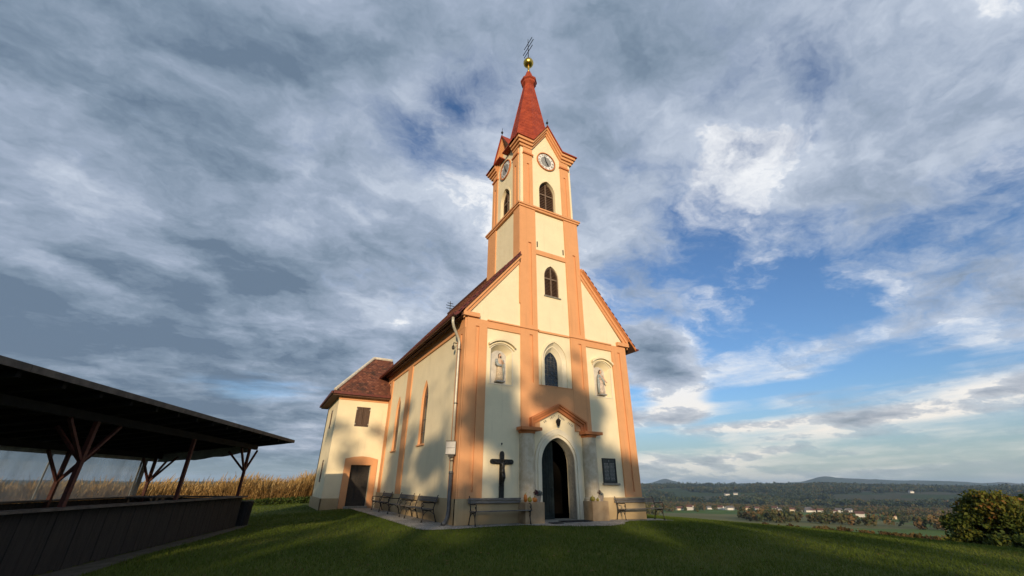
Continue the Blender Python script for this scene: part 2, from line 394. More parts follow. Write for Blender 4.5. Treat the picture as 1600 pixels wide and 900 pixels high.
def build_ground():
    ra = np.concatenate([np.linspace(.0, 40, 81), np.geomspace(40.7, 14000, 190)])
    na = 420
    # finer steps where the view opens on the valley
    base = np.concatenate([np.linspace(38, 86, 260, endpoint=False), np.linspace(86, 398, na-260, endpoint=False)])
    A = np.radians(base)
    X = -5.95+np.outer(ra[1:], np.sin(A)); Y = -14.55+np.outer(ra[1:], np.cos(A))
    Z = ground(X, Y)
    n = len(A); m = len(ra)-1
    V = np.stack([X.ravel(), Y.ravel(), Z.ravel()], 1); V = np.vstack([V, [[-5.95, -14.55, g1(-5.95, -14.55)]]])
    i = np.arange(m-1)[:, None]*n; k = np.arange(n)[None]; k2 = (k+1) % n
    F = np.stack([i+k, i+k2, i+n+k2, i+n+k], -1).reshape(-1, 4)[:, ::-1]
    fs = [tuple(f) for f in F.tolist()]+[(m*n, int((j+1) % n), int(j)) for j in range(n)]
    b = MB(); b.v = [tuple(v) for v in V.tolist()]; b.f = fs
    mt = bpy.data.materials.new('lawn_and_fields'); mt.use_nodes = True; nt = mt.node_tree; q = NB(nt); p = nt.nodes['Principled BSDF']
    pos = q.n('ShaderNodeNewGeometry').outputs['Position']
    f1 = q.mapr(q.noise(pos, .55, 6, .65), .3, .7); f2 = q.mapr(q.noise(pos, 7, 5, .7), .3, .75)
    lawn = q.mix(f1, (.046, .068, .010, 1), (.070, .086, .016, 1)); lawn = q.mix(q.m('MULTIPLY', f2, .5), lawn, (.075, .082, .022, 1))
    dry = q.mapr(q.noise(pos, .23, 4, .6), .60, .75); lawn = q.mix(q.m('MULTIPLY', dry, .45), lawn, (.095, .085, .035, 1))
    vv = q.n('ShaderNodeTexVoronoi'); q.put(vv.inputs['Vector'], q.vm('MULTIPLY', pos, (.0042, .0042, 0.))); vv.inputs['Scale'].default_value = 1.; vv.inputs['Randomness'].default_value = .9
    fld = q.ramp(q.sep(vv.outputs['Color'])[0], [(0, (.075, .135, .022)), (.3, (.115, .165, .034)), (.6, (.085, .145, .026)), (.8, (.22, .165, .09)), (1, (.14, .16, .045))])
    fld = q.mix(q.m('MULTIPLY', q.mapr(q.noise(pos, .02, 5, .6), .4, .7), .3), fld, (.06, .07, .025, 1))
    dist = q.vm('LENGTH', q.vm('SUBTRACT', pos, (-5.95, -14.55, 0)), out=1)
    c = q.mix(q.mapr(dist, 45, 80), lawn, fld)
    c = q.mix(q.m('MULTIPLY', q.mapr(dist, 1700, 1950), .72), c, (.020, .028, .014, 1))
    nt.links.new(c, p.inputs['Base Color']); p.inputs['Roughness'].default_value = .95; p.inputs['Specular IOR Level'].default_value = .1
    bn = q.n('ShaderNodeBump'); bn.inputs['Strength'].default_value = .6; bn.inputs['Distance'].default_value = .05
    q.put(bn.inputs['Height'], q.noise(pos, 9, 6, .75)); nt.links.new(bn.outputs[0], p.inputs['Normal'])
    o = b.build('ground', mt, kind='structure', smooth=True, local=True, fixn=False)
build_ground()

def draped(name, poly, mat, lift, kind='structure', step=.5):
    """sheet following the ground, cut to a polygon"""
    bm = bmesh.new(); f = bm.faces.new([bm.verts.new((x, y, 0)) for x, y in poly])
    xs = [p[0] for p in poly]; ys = [p[1] for p in poly]
    for ax, lo, hi in ((0, min(xs), max(xs)), (1, min(ys), max(ys))):
        t = lo+step
        while t < hi:
            co = (t, 0, 0) if ax == 0 else (0, t, 0); no = (1, 0, 0) if ax == 0 else (0, 1, 0)
            bmesh.ops.bisect_plane(bm, geom=bm.verts[:]+bm.edges[:]+bm.faces[:], plane_co=co, plane_no=no); t += step
    for v in bm.verts: v.co.z = g1(v.co.x, v.co.y)+lift
    bmesh.ops.recalc_face_normals(bm, faces=bm.faces)
    me = bpy.data.meshes.new(name); bm.to_mesh(me); bm.free(); me.materials.append(mat)
    if me.polygons and me.polygons[0].normal.z < 0: me.flip_normals()
    o = bpy.data.objects.new(name, me); COL.objects.link(o); o['kind'] = kind; return o
draped('gravel_path', [(-1.45, 11.7), (-1.4, 7.2), (-1.45, 2), (-1.5, -.6), (-1.25, -1.05), (-.6, -1.1), (1.2, -.85), (2.2, -.85), (2.9, -1.5), (3.7, -2.05), (4.7, -2.3), (5.6, -2.0), (6.3, -1.3), (7.0, -.85), (9.5, -.85), (9.6, -.3), (9.6, .35), (8.5, .35), (8.5, .3), (0.1, .3), (.1, 11.7)], MT['gravel'], .018)

# ---------------------------------------------------------------- church
CX = 4.28
church = empty('church', (CX, 7.0, -.08), 'cream and orange village church with red-spired clock tower', 'church')
def P(mb, name, mat, parent=None, **k): return mb.build(name, MT[mat], parent or church, **k)

# front wall (facade and tower shaft in one plane)
door_o = arch(CX-.03, .80, -.3, 1.95, 2.90); win_o = arch(CX, .62, 4.97, 6.12, 6.95); sh_o = arch(CX, .41, 9.22, 10.25, 10.87)
nl_o = segarch(1.62, .49, 4.80, 6.18, 6.42); nr_o = segarch(6.95, .49, 4.80, 6.18, 6.42)
front = [(0, -.3), (8.53, -.3), (8.53, 7.45), (6.04, 10.65), (6.04, 13.95), (2.52, 13.95), (2.52, 10.65), (0, 7.45)]
w = MB(); w.plate(front, [door_o, win_o, sh_o, nl_o, nr_o], FRONT, -.5, 0)
P(w, 'front_wall', 'cream')
w = MB()  # side and rear walls of nave
side_wins = [arch(4.62, .47, 2.76, 4.7, 5.68), arch(9.38, .47, 2.76, 4.7, 5.68)]
w.plate([(.5, -.3), (14.2, -.3), (14.2, 7.45), (.5, 7.45)], side_wins, LEFT, -.5, 0)
P(w, 'side_wall', 'cream')
w = MB(); w.box(8.03, 8.53, .5, 14.2, -.3, 7.45)
P(w, 'side_wall', 'cream')
w = MB(); w.plate([(0.5, -.3), (8.03, -.3), (8.03, 8.5), (CX, 13.18), (.5, 8.5)], [], FRONT, -14.2, -13.8)
P(w, 'rear_wall', 'cream')
w = MB(); w.box(.5, 8.03, .5, 13.8, -.25, -.02); P(w, 'floor', 'greystone')
# choir beyond
w = MB(); w.lathe([(3.2, -.3), (3.2, 6.4)], (CX, 16.6, 0), 8, math.pi/8); P(w, 'choir_wall', 'cream')
w = MB(); w.lathe([(3.7, 6.4), (3.7, 6.5), (.1, 10.2)], (CX, 16.6, 0), 8, math.pi/8); P(w, 'choir_roof', 'tile')
# tower shaft behind the front plane
w = MB()
for a in ((2.52, 2.9, .5, 3.5), (5.66, 6.04, .5, 3.5), (2.9, 5.66, 3.12, 3.5)): w.box(a[0], a[1], a[2], a[3], 7.0, 13.95)
P(w, 'tower_shaft', 'cream')

# pilasters with a sunk groove
def pilaster(T, u0, u1, z0, z1, ga, gb, segs, d=.07, name='pilaster', mat='orange', parent=None):
    w = MB(); holes = [[(ga, a), (gb, a), (gb, c), (ga, c)] for a, c in segs]
    w.plate([(u0, z0), (u1, z0), (u1, z1), (u0, z1)], holes, T, .012, d)
    for a, c in segs: w.box(ga-.02, gb+.02, .004, .010, a-.02, c+.02, T)
    return P(w, name, mat, parent)
pilaster(FRONT, 0, .91, .72, 7.34, .39, .55, [(.92, 7.03)])
pilaster(FRONT, 7.62, 8.53, .72, 7.34, 7.98, 8.14, [(.92, 7.03)])
pilaster(FRONT, 2.52, 3.39, 3.20, 13.86, 2.96, 3.13, [(5.0, 7.10), (7.55, 11.85)])
pilaster(FRONT, 5.17, 6.04, 3.20, 13.86, 5.62, 5.79, [(5.0, 7.10), (7.55, 11.85)])
pilaster(LEFT, -.07, .74, .72, 6.9, .25, .40, [(.92, 6.7)], d=.06)
for a, c in ((7.08, 7.92), (11.2, 11.78)):
    w = MB(); w.box(a, c, .004, .06, .72, 6.9, LEFT); P(w, 'pilaster', 'orange')
# pilasters on the tower flank above the roof
TL = lambda u, d, z: (2.52-d, u, z)
for a, c in ((-.07, .55), (2.55, 3.5)):
    w = MB(); w.box(a, c, .004, .06, 8.5, 13.86, TL); P(w, 'pilaster', 'orange')
# bands
def band(T, u0, u1, z0, z1, d, name='band', mat='orange', lip=.05):
    w = MB(); w.box(u0, u1, .005, d, z0, z1, T)
    if lip: w.box(u0-.0, u1+.0, .006, d+lip, z1+.002, z1+.055, T)
    return P(w, name, mat)
band(FRONT, .912, 2.518, 7.04, 7.33, .065); band(FRONT, 6.042, 7.618, 7.04, 7.33, .065)
w = MB(); w.box(2.46, 3.44, .06, .12, 7.335, 7.40, FRONT); w.box(5.12, 6.10, .06, .12, 7.335, 7.40, FRONT); w.box(3.445, 5.115, .005, .07, 7.30, 7.385, FRONT); P(w, 'moulding', 'orange')
band(FRONT, 3.392, 5.168, 11.30, 11.55, .065, lip=0)
for a in (-.2, 8.01):
    w = MB(); w.box(a, a+.72, .0, .16, 7.38, 7.56, FRONT); P(w, 'cornice_return', 'orange')
w = MB(); w.box(-.0, 14.2, .005, .065, 6.905, 7.45, LEFT); P(w, 'frieze', 'orange')
# rake mouldings below the roof verge (stepped)
SL = 1.243
def rake(sgn):
    f = lambda x: x if sgn > 0 else 2*CX-x
    for dz0, dz1, d in ((-.56, -.36, .07), (-.355, -.17, .13), (-.165, -.02, .19)):
        z = lambda x: 7.77+(x+.21)*SL
        pts = [(-.16, z(-.16)+dz0), (2.515, z(2.515)+dz0), (2.515, z(2.515)+dz1), (-.16, z(-.16)+dz1)]
        w = MB(); w.plate([(f(x), q) for x, q in pts], [], FRONT, .003, d); P(w, 'rake_moulding', 'orange')
rake(1); rake(-1)
# plinth
for a, c in ((-.09, 2.40), (6.16, 8.62)):
    w = MB(); w.box(a, c, .0, .10, -.3, .715, FRONT); P(w, 'plinth', 'plinth')
w = MB(); w.box(-.095, 11.8, .0, .09, -.3, .715, LEFT); P(w, 'plinth', 'plinth')
# string course at belfry floor
def ring_course(hw, z0, z1, d, name, mat):
    w = MB(); o = hw+d
    w.box(CX-o, CX+o, 1.76-o, 1.76-hw+.01, z0, z1); w.box(CX-o, CX+o, 1.76+hw-.01, 1.76+o, z0, z1)
    w.box(CX-o, CX-hw+.01, 1.76-hw+.01, 1.76+hw-.01, z0, z1); w.box(CX+hw-.01, CX+o, 1.76-hw+.01, 1.76+hw-.01, z0, z1)
    return P(w, name, mat)
ring_course(1.76, 13.86, 13.97, .12, 'string_course', 'orange'); ring_course(1.76, 13.972, 14.06, .17, 'string_course', 'orange')
w = MB(); w.add([(CX+i*1.93, 1.76+j*1.93, 14.064) for i, j in ((-1, -1), (1, -1), (1, 1), (-1, 1))]+[(CX+i*1.6, 1.76+j*1.6, 14.2) for i, j in ((-1, -1), (1, -1), (1, 1), (-1, 1))], [(0, 1, 5, 4), (1, 2, 6, 5), (2, 3, 7, 6), (3, 0, 4, 7), (4, 5, 6, 7), (3, 2, 1, 0)])
P(w, 'drip_edge', 'redtrim')

# belfry: the same face four times
HW = 1.66
def face_T(k):
    c, s = [(1, 0), (0, -1), (-1, 0), (0, 1)][k]      # front, left, back, right
    def T(u, d, z):
        x, y = u, -(HW+d)
        for _ in range(k): x, y = y, -x
        return (CX+x, 1.76+y, z)
    return T
def text_mesh(txt, size, T, u, z, rot, d, ext=.004, align='CENTER'):
    cu = bpy.data.curves.new('t', 'FONT'); cu.body = txt; cu.size = size; cu.align_x = align; cu.align_y = 'CENTER'; cu.extrude = ext; cu.resolution_u = 2
    o = bpy.data.objects.new('t', cu); COL.objects.link(o)
    dg = bpy.context.evaluated_depsgraph_get(); me = bpy.data.meshes.new_from_object(o.evaluated_get(dg))
    vs = []; c, s = math.cos(rot), math.sin(rot)
    for v in me.vertices: vs.append(T(u+v.co.x*c-v.co.y*s, d+v.co.z, z+v.co.x*s+v.co.y*c))
    fs = [tuple(p.vertices) for p in me.polygons]
    bpy.data.objects.remove(o); bpy.data.curves.remove(cu); bpy.data.meshes.remove(me)
    return vs, fs
def shutter_window(T, cx, hw, z0, zs, zt, depth, parent, frame_mat='brownwood', slat=.085):
    A = arch(cx, hw, z0, zs, zt); B = arch(cx, hw-.07, z0+.07, zs, zt-.11)
    w = MB(); w.plate(A, [B], T, -depth-.05, -depth); f = P(w, 'window', frame_mat, parent)
    w = MB(); w.box(cx-.03, cx+.03, -depth-.04, -depth+.015, z0+.05, zt-.1, T); w.box(cx-hw+.03, cx-.032, -depth-.04, -depth+.012, zs-.12, zs-.04, T); w.box(cx+.032, cx+hw-.03, -depth-.04, -depth+.012, zs-.12, zs-.04, T)
    w.build('mullion', MT['mullion'], f)
    w = MB(); z = z0+.09
    while z < zt-.14:
        hwz = hw-.05
        if z > zs:
            h = zt-zs; R = (hw*hw+h*h)/(2*hw); hwz = max(.02, math.sqrt(max(0, R*R-(z+.06-zs)**2))-(R-hw)-.05)
        if hwz > .06:
            vs = [T(cx-hwz, -depth-.02, z), T(cx+hwz, -depth-.02, z), T(cx+hwz, -depth-.07, z+slat*.9), T(cx-hwz, -depth-.07, z+slat*.9)]
            vs += [T(cx-hwz, -depth-.03, z-.01), T(cx+hwz, -depth-.03, z-.01), T(cx+hwz, -depth-.08, z+slat*.9-.01), T(cx-hwz, -depth-.08, z+slat*.9-.01)]
            w.add(vs, [(0, 1, 2, 3), (7, 6, 5, 4), (0, 4, 5, 1), (2, 6, 7, 3), (0, 3, 7, 4), (1, 5, 6, 2)])
        z += slat
    w.build('louvre', MT['brownwood'], f, kind='stuff')
    w = MB(); w.plate(arch(cx, hw-.02, z0+.02, zs, zt-.03), [], T, -depth-.16, -depth-.12); w.build('backing', MT['dark'], f)
    return f
for k in range(4):
    T = face_T(k)
    # wall with gable and belfry opening
    bo = arch(0, .51, 14.12, 15.45, 16.22)
    w = MB(); w.plate([(-HW, 14.1), (HW, 14.1), (HW, 18.45), (1.02, 18.45), (0, 20.0), (-1.02, 18.45), (-HW, 18.45)] if k % 2 == 0 else
                      [(-HW+.4, 14.1), (HW-.4, 14.1), (HW-.4, 18.45), (1.02, 18.45), (0, 20.0), (-1.02, 18.45), (-HW+.4, 18.45)], [bo], T, -.4, 0)
    P(w, 'belfry_wall', 'cream')
    w = MB(); w.plate(arch(0, .60, 14.06, 15.45, 16.32), [arch(0, .515, 14.05, 15.45, 16.215)], T, .002, .025); P(w, 'window_surround', 'cream')
    shutter_window(T, 0, .51, 14.12, 15.45, 16.22, .16, church, slat=.11)
    for sg in (-1, 1):
        a, c = sorted((sg*.93, sg*1.50)); g0 = sg*1.215
        pilaster(T, a, c, 14.1, 17.55, g0-.07, g0+.07, [(14.3, 16.95)], d=.06)
        w = MB(); w.box(a-.04, c+.04, .0, .13, 17.56, 17.66, T); P(w, 'pilaster_cap', 'portal_orange')
        w = MB(); w.box(a, c, .0, .055, 17.665, 18.05, T); P(w, 'frieze', 'orange')
    # cornice: level returns at the corners, rising over the gable (three steps)
    for i, (t0, t1, d) in enumerate(((0, .16, .10), (.162, .33, .19), (.332, .50, .28))):
        zc = 18.05; hwd = HW+d; in0 = .98
        run = 1.58
        lo = lambda u: zc+t0+(max(0, in0-abs(u))*run); hi = lambda u: zc+t1+(max(0, in0-abs(u))*run)
        xs = [-hwd, -in0, 0, in0, hwd] if k % 2 == 0 else [-HW+.005, -in0, 0, in0, HW-.005]
        w = MB(); w.plate([(u, lo(u)) for u in xs]+[(u, hi(u)) for u in reversed(xs)], [], T, -.02, d)
        P(w, 'cornice', 'orange')
    # gable roof running back to the spire
    zc = 18.05+.503; e = .36; run = 1.58
    L = [(-HW-e, zc), (-.98, zc), (0, zc+.98*run), (.98, zc), (HW+e, zc)]
    w = MB(); th = .07
    if k % 2 == 1: L = [(-HW+.12, zc), (-.98, zc), (0, zc+.98*run), (.98, zc), (HW-.12, zc)]
    w.plate(L+[(u, z+th) for u, z in reversed(L)], [], T, -1.5 if k % 2 == 0 else -1.45, e)
    P(w, 'gable_roof', 'redmetal')
    w = MB(); pk = zc+.98*run+th
    w.tube([T(0, e-.06, pk-.02), T(0, e-.06, pk+.16)], .022, 6); w.ell(T(0, e-.06, pk+.23), (.075, .075, .085), 8, 6); w.tube([T(0, e-.06, pk+.3), T(0, e-.06, pk+.45), T(.06, e-.06, pk+.52)], .014, 5)
    P(w, 'finial', 'iron', smooth=True)
    # clock
    cz = 17.62; cl = MB(); n = 40; disc = lambda r: [(r*math.sin(2*math.pi*i/n), cz+r*math.cos(2*math.pi*i/n)) for i in range(n)]
    cl.plate(disc(.56), [], T, .003, .03); clock = P(cl, 'clock', 'white')
    w = MB(); w.plate(disc(.615), [disc(.562)], T, .002, .08); w.build('rim', MT['portal_orange'], clock)
    w = MB(); w.plate(disc(.555), [disc(.535)], T, .031, .034); w.plate(disc(.345), [disc(.33)], T, .031, .034)
    for h in range(12):
        a = rad(30*h); t = ['XII', 'I', 'II', 'III', 'IIII', 'V', 'VI', 'VII', 'VIII', 'IX', 'X', 'XI'][h]
        w.add(*text_mesh(t, .17, T, .44*math.sin(a), cz+.44*math.cos(a), -a, .034, .002))
    w.build('numeral', MT['black'], clock)
    w = MB(); w.plate(disc(.32), [], T, .031, .036); w.build('centre_disc', MT['clockgrey'], clock)
    w = MB()
    for ang, ln, wd in ((rad(-14), .44, .035), (rad(151), .31, .05)):
        c, s = math.cos(-ang), math.sin(-ang)
        pts = [(-wd*.5, -.10), (wd*.5, -.10), (wd, ln*.72), (0, ln), (-wd, ln*.72)]
        w.plate([(x*c-y*s, cz+x*s+y*c) for x, y in pts], [], T, .05, .058)
    w.build('hand', MT['black'], clock)
# spire: courses of sheet, each lapping the next
w = MB(); rows = 44
for i in range(rows):
    z0 = 18.55+(25.6-18.55)*i/rows; z1 = 18.55+(25.6-18.55)*(i+1)/rows; r = lambda z: 1.60+(.35-1.60)*(z-18.55)/(25.6-18.55)
    n = 8; ph = math.pi/8
    vs = [(CX+(r(zz)+o)*math.cos(ph+2*math.pi*k/n), 1.76+(r(zz)+o)*math.sin(ph+2*math.pi*k/n), zz) for zz, o in ((z0, .012), (z1+.01, 0.)) for k in range(n)]
    w.add(vs, [(k, (k+1) % n, n+(k+1) % n, n+k) for k in range(n)]+[tuple(range(n-1, -1, -1))])
spire = P(w, 'spire', 'redmetal', fixn=False)
w = MB()
for k in range(8):
    a = math.pi/8+2*math.pi*k/8; c, s = math.cos(a), math.sin(a)
    w.tube([(CX+1.61*c, 1.76+1.61*s, 18.55), (CX+.36*c, 1.76+.36*s, 25.6)], .022, 5)
w.build('ridge_roll', MT['redmetal'], spire)
w = MB(); w.lathe([(.35, 25.45), (.36, 25.60), (.50, 25.78), (.50, 25.95), (.57, 26.02), (.57, 26.16), (.40, 26.30), (.28, 26.55), (.25, 26.60), (.25, 26.80), (.20, 26.86), (.16, 27.08), (.10, 27.15)], (CX, 1.76, 0), 8, math.pi/8); w.build('collar', MT['redmetal'], spire)
w = MB(); w.lathe([(.085, 27.1), (.065, 27.3), (.075, 27.62), (.12, 27.72), (.05, 27.78)], (CX, 1.76, 0), 14); w.ell((CX, 1.76, 28.1), (.36, .36, .36), 24, 14); w.lathe([(.09, 28.44), (.05, 28.52), (.03, 28.62)], (CX, 1.76, 0), 10)
P(w, 'ball', 'gold', smooth=True)
w = MB(); w.tube([(CX, 1.76, 28.55), (CX, 1.76, 30.75)], [.035, .018], 6)
for z, l in ((30.25, .55), (29.8, .72), (29.35, .58)): w.bar((CX, 1.76-l, z), (CX, 1.76+l, z), .035, .05)
w.tube([(CX-.02, 1.76, 28.6), (CX+.12, 1.76, 28.72), (CX+.16, 1.76, 28.9)], .012, 5)
P(w, 'spire_cross', 'iron')
# cross on the far end of the ridge
w = MB(); w.tube([(CX, 14.1, 13.2), (CX, 14.1, 14.35)], .025, 6); w.bar((CX-.34, 14.1, 13.98), (CX+.34, 14.1, 13.98), .04, .04); w.bar((CX-.24, 14.1, 14.18), (CX+.24, 14.1, 14.18), .04, .04); w.bar((CX-.3, 14.1, 13.74), (CX+.3, 14.1, 13.74), .04, .04)
P(w, 'ridge_cross', 'iron')

# nave roof
def tint_attr(o, vals_per_vert):
    at = o.data.attributes.new('tint', 'FLOAT', 'POINT'); at.data.foreach_set('value', np.asarray(vals_per_vert, dtype=np.float32))
def tile_field(name, O, U, V, inside, parent, tw=.19, th=.155, mat='tile'):
    """beaver-tail tiles in courses on the plane O + a*U + b*V; inside(a,b) tells which are laid"""
    O = Vector(O); U = Vector(U).normalized(); V = Vector(V).normalized(); N = U.cross(V).normalized()
    if N.z < 0: N = -N
    w = MB(); tint = []; R = random.Random(3)
    amax, bmax = inside.size
    for j in range(int(bmax/th)+1):
        b0 = j*th; off = (j % 2)*tw/2
        for i in range(-1, int(amax/tw)+2):
            a0 = i*tw+off
            if not inside(a0+tw/2, b0+th/2): continue
            l = th*1.25; g = .006; h0 = .034+R.uniform(-.005, .008); h1 = .012; sk = R.uniform(-.006, .006)
            q = [(a0+g, b0+.02+sk), (a0+tw*.3, b0-.012+sk), (a0+tw*.7, b0-.012-sk), (a0+tw-g, b0+.02-sk), (a0+tw-g, b0+l), (a0+g, b0+l)]
            hh = [h0, h0, h0, h0, h1, h1]
            top = [O+U*a+V*b_+N*h for (a, b_), h in zip(q, hh)]; bot = [p-N*.018 for p in top[:4]]
            w.add(top+bot, [(0, 1, 2, 3, 4, 5), (0, 6, 7, 1), (1, 7, 8, 2), (2, 8, 9, 3), (0, 5, 6), (3, 9, 4)])
            tint += [min(1, max(0, R.gauss(.5, .26)))]*10
    o = w.build(name, MT[mat], parent, kind='stuff', fixn=False); tint_attr(o, tint); return o
EX, EZ = -.55, 7.77+(-.55+.21)*SL
def nave_roof(sgn):
    f = lambda x: x if sgn > 0 else 2*CX-x
    RZ = EZ+(CX-EX)*SL
    T = lambda u, d, z: (f(u), d, z)
    zx = lambda x_: EZ+(x_-EX)*SL
    w = MB(); w.plate([(EX, EZ-.13), (EX, EZ-.03), (CX, RZ-.03), (CX, RZ-.13)], [], T, 3.505, 14.4)
    w.plate([(EX, EZ-.13), (EX, EZ-.03), (2.45, zx(2.45)-.03), (2.45, zx(2.45)-.13)], [], T, -.20, 3.5); slab = P(w, 'nave_roof', 'soffit')
    ins = lambda a, b_: 0 <= a <= 14.6 and not (a-.2 < 3.55 and EX+b_*math.cos(math.atan(SL)) > 2.42)
    ins.size = (14.6, (CX-EX)/math.cos(math.atan(SL)))
    tile_field('roof_tiles', (f(EX), -.2, EZ-.04), (0, 1, 0), ((1 if sgn > 0 else -1), 0, SL), ins, slab)
    w = MB(); w.plate([(EX-.02, EZ-.15), (2.44, zx(2.44)-.15), (2.44, zx(2.44)+.03), (EX-.02, EZ+.03)], [], T, -.235, -.205); w.build('verge_board', MT['portal_orange' if sgn < 0 else 'redtrim'], slab)
    # boxed eaves under the overhang
    w = MB(); a, c = sorted((f(EX+.03), f(0.0))); w.box(a, c, -.1, 12.9, 7.455, 7.50); w.box(*sorted((f(-.26), f(-.0))), -.1, 12.9, 7.36, 7.452); w.build('eaves_board', MT['soffit'], slab)
    # gutter
    w = MB(); n = 8; gx = EX-.06; gz = EZ-.03; ln = (-.28, 12.9)
    pr = [(gx+.085*math.cos(t), gz+.085*math.sin(t)) for t in [math.pi+math.pi*i/n for i in range(n+1)]]; pr += [(x*1.0+(gx-x)*.12, z+.004) for x, z in reversed(pr)]
    w.plate(pr, [], T, ln[0], ln[1]); w.build('gutter', MT['redtrim'], slab)
    w = MB(); w.plate([(gx-.09, gz+.005), (gx+.09, gz+.005), (gx+.06, gz-.07), (gx, gz-.095), (gx-.06, gz-.07)], [], T, ln[0]-.012, ln[0]); w.build('gutter_end', MT['redtrim'], slab)
nave_roof(1); nave_roof(-1)
w = MB(); RZ = EZ+(CX-EX)*SL; w.tube([(CX, 3.5, RZ+.03), (CX, 14.4, RZ+.03)], .11, 8); P(w, 'ridge_tiles', 'tile')
# downpipe
w = MB(); w.tube([(-.60, -.02, 7.22), (-.59, -.0, 7.02), (-.52, .06, 6.86), (-.32, .2, 6.62), (-.20, .26, 6.46), (-.155, .27, 6.3), (-.155, .27, 4), (-.155, .27, 1.5)], .055, 12); pipe = P(w, 'downpipe', 'zinc', smooth=True)
w = MB(); w.tube([(-.155, .27, 1.54), (-.155, .27, .35), (-.19, .24, .18), (-.30, .15, .03), (-.42, .06, -.03)], .068, 12); w.lathe([(.08, 1.5), (.08, 1.58)], (-.155, .27, 0), 12); w.build('lower_pipe', MT['pipegrey'], pipe, smooth=True)
w = MB()
for z in (6.0, 3.9, 1.9): w.lathe([(.064, z), (.064, z+.035)], (-.155, .27, 0), 10); w.bar((-.155, .27, z+.018), (0, .27, z+.018), .02, .02)
w.build('bracket', MT['iron'], pipe)
w = MB(); w.bar((-.04, .75, 6.42), (-.22, .75, 6.42), .03, .03); w.tube([(-.22, .75, 6.42), (-.22, .75, 6.3)], .015, 5); w.ell((-.22, .75, 6.22), (.06, .06, .10), 8, 6); P(w, 'wall_lamp', 'iron')

# side windows: splayed orange reveals, dark glazing
for L in side_wins:
    cy = sum(p[0] for p in L)/len(L); inner = [(cy+(u-cy)*.90, 2.76+.06+(z-2.76)*.97) for u, z in L]
    w = MB(); w.strip(L, inner, LEFT, .001, -.10); f = P(w, 'window', 'orange')
    w = MB(); w.plate(inner, [], LEFT, -.14, -.10); w.build('pane', MT['glass'], f)
    w = MB()
    for z in (3.3, 3.85, 4.4, 4.95): w.box(cy-.33, cy+.33, -.099, -.088, z-.012, z+.012, LEFT)
    w.box(cy-.012, cy+.012, -.099, -.087, 2.9, 5.3, LEFT); w.build('glazing_bar', MT['lead'], f)
    w = MB(); w.box(cy-.52, cy+.52, .0, .07, 2.70, 2.758, LEFT); w.build('sill', MT['orange'], f)
# central window: stepped pale reveal, leaded glass
i1 = arch(CX, .50, 4.99, 6.12, 6.82); i2 = arch(CX, .36, 5.03, 6.02, 6.58)
w = MB(); w.strip(win_o, i1, FRONT, .001, -.12); w.plate(i1, [arch(CX, .46, 4.995, 6.12, 6.77)], FRONT, -.14, -.12); w.strip(arch(CX, .46, 4.995, 6.12, 6.77), i2, FRONT, -.13, -.32)
cw = P(w, 'window', 'white_plaster')
w = MB(); w.plate(i2, [], FRONT, -.36, -.32); w.build('stained_glass', MT['glass'], cw)
w = MB(); R = random.Random(5)
for z in np.arange(5.15, 6.55, .2): 
    h = .34 if z < 6.0 else max(.05, .34*(6.6-z)/.6); w.box(CX-h, CX+h, -.319, -.308, z-.008, z+.008, FRONT)
for u in (-.18, 0, .18): w.box(CX+u-.008, CX+u+.008, -.319, -.309, 5.04, 6.5 if u == 0 else 6.3, FRONT)
for _ in range(70):
    z = R.uniform(5.08, 6.35); m_ = .32 if z < 6.0 else .18; u = CX+R.uniform(-m_, m_); a = R.uniform(0, 3.14); l = R.uniform(.04, .10)
    w.bar((u-l*math.cos(a), .312, z-l*math.sin(a)), (u+l*math.cos(a), .312, z+l*math.sin(a)), .012, .012, (0, 1, 0))
w.build('lead_came', MT['lead'], cw)
w = MB(); w.plate(arch(CX, .72, 4.965, 6.12, 7.07), [arch(CX, .625, 4.96, 6.12, 6.955)], FRONT, .002, .045); w.build('surround', MT['cream'], cw)
w = MB(); w.box(3.40, 5.16, -.0, .085, 4.935, 4.962, FRONT); w.build('sill', MT['orange'], cw)
# shuttered window in the tower
w = MB(); w.strip(sh_o, arch(CX, .405, 9.225, 10.25, 10.86), FRONT, .0, -.2); P(w, 'window_reveal', 'cream')
f = shutter_window(FRONT, CX, .405, 9.225, 10.25, 10.86, .06, church, slat=.075)
w = MB(); w.box(CX-.46, CX+.50, -.06, .05, 9.16, 9.218, FRONT); w.build('sill', MT['greystone'], f)
# small iron tie plates
w = MB(); w.bar((3.50, -.02, 11.75), (3.50, -.02, 12.05), .04, .04); w.bar((5.06, -.02, 11.72), (5.06, -.02, 12.02), .04, .04); P(w, 'tie_plate', 'iron')
w = MB(); w.lathe_s([(0, -1), (.7, -.7), (1, 0), (.7, .7), (0, 1)], (1.70, -.02, 2.55), (.03, .03, .045), 8); P(w, 'wall_hook', 'iron')

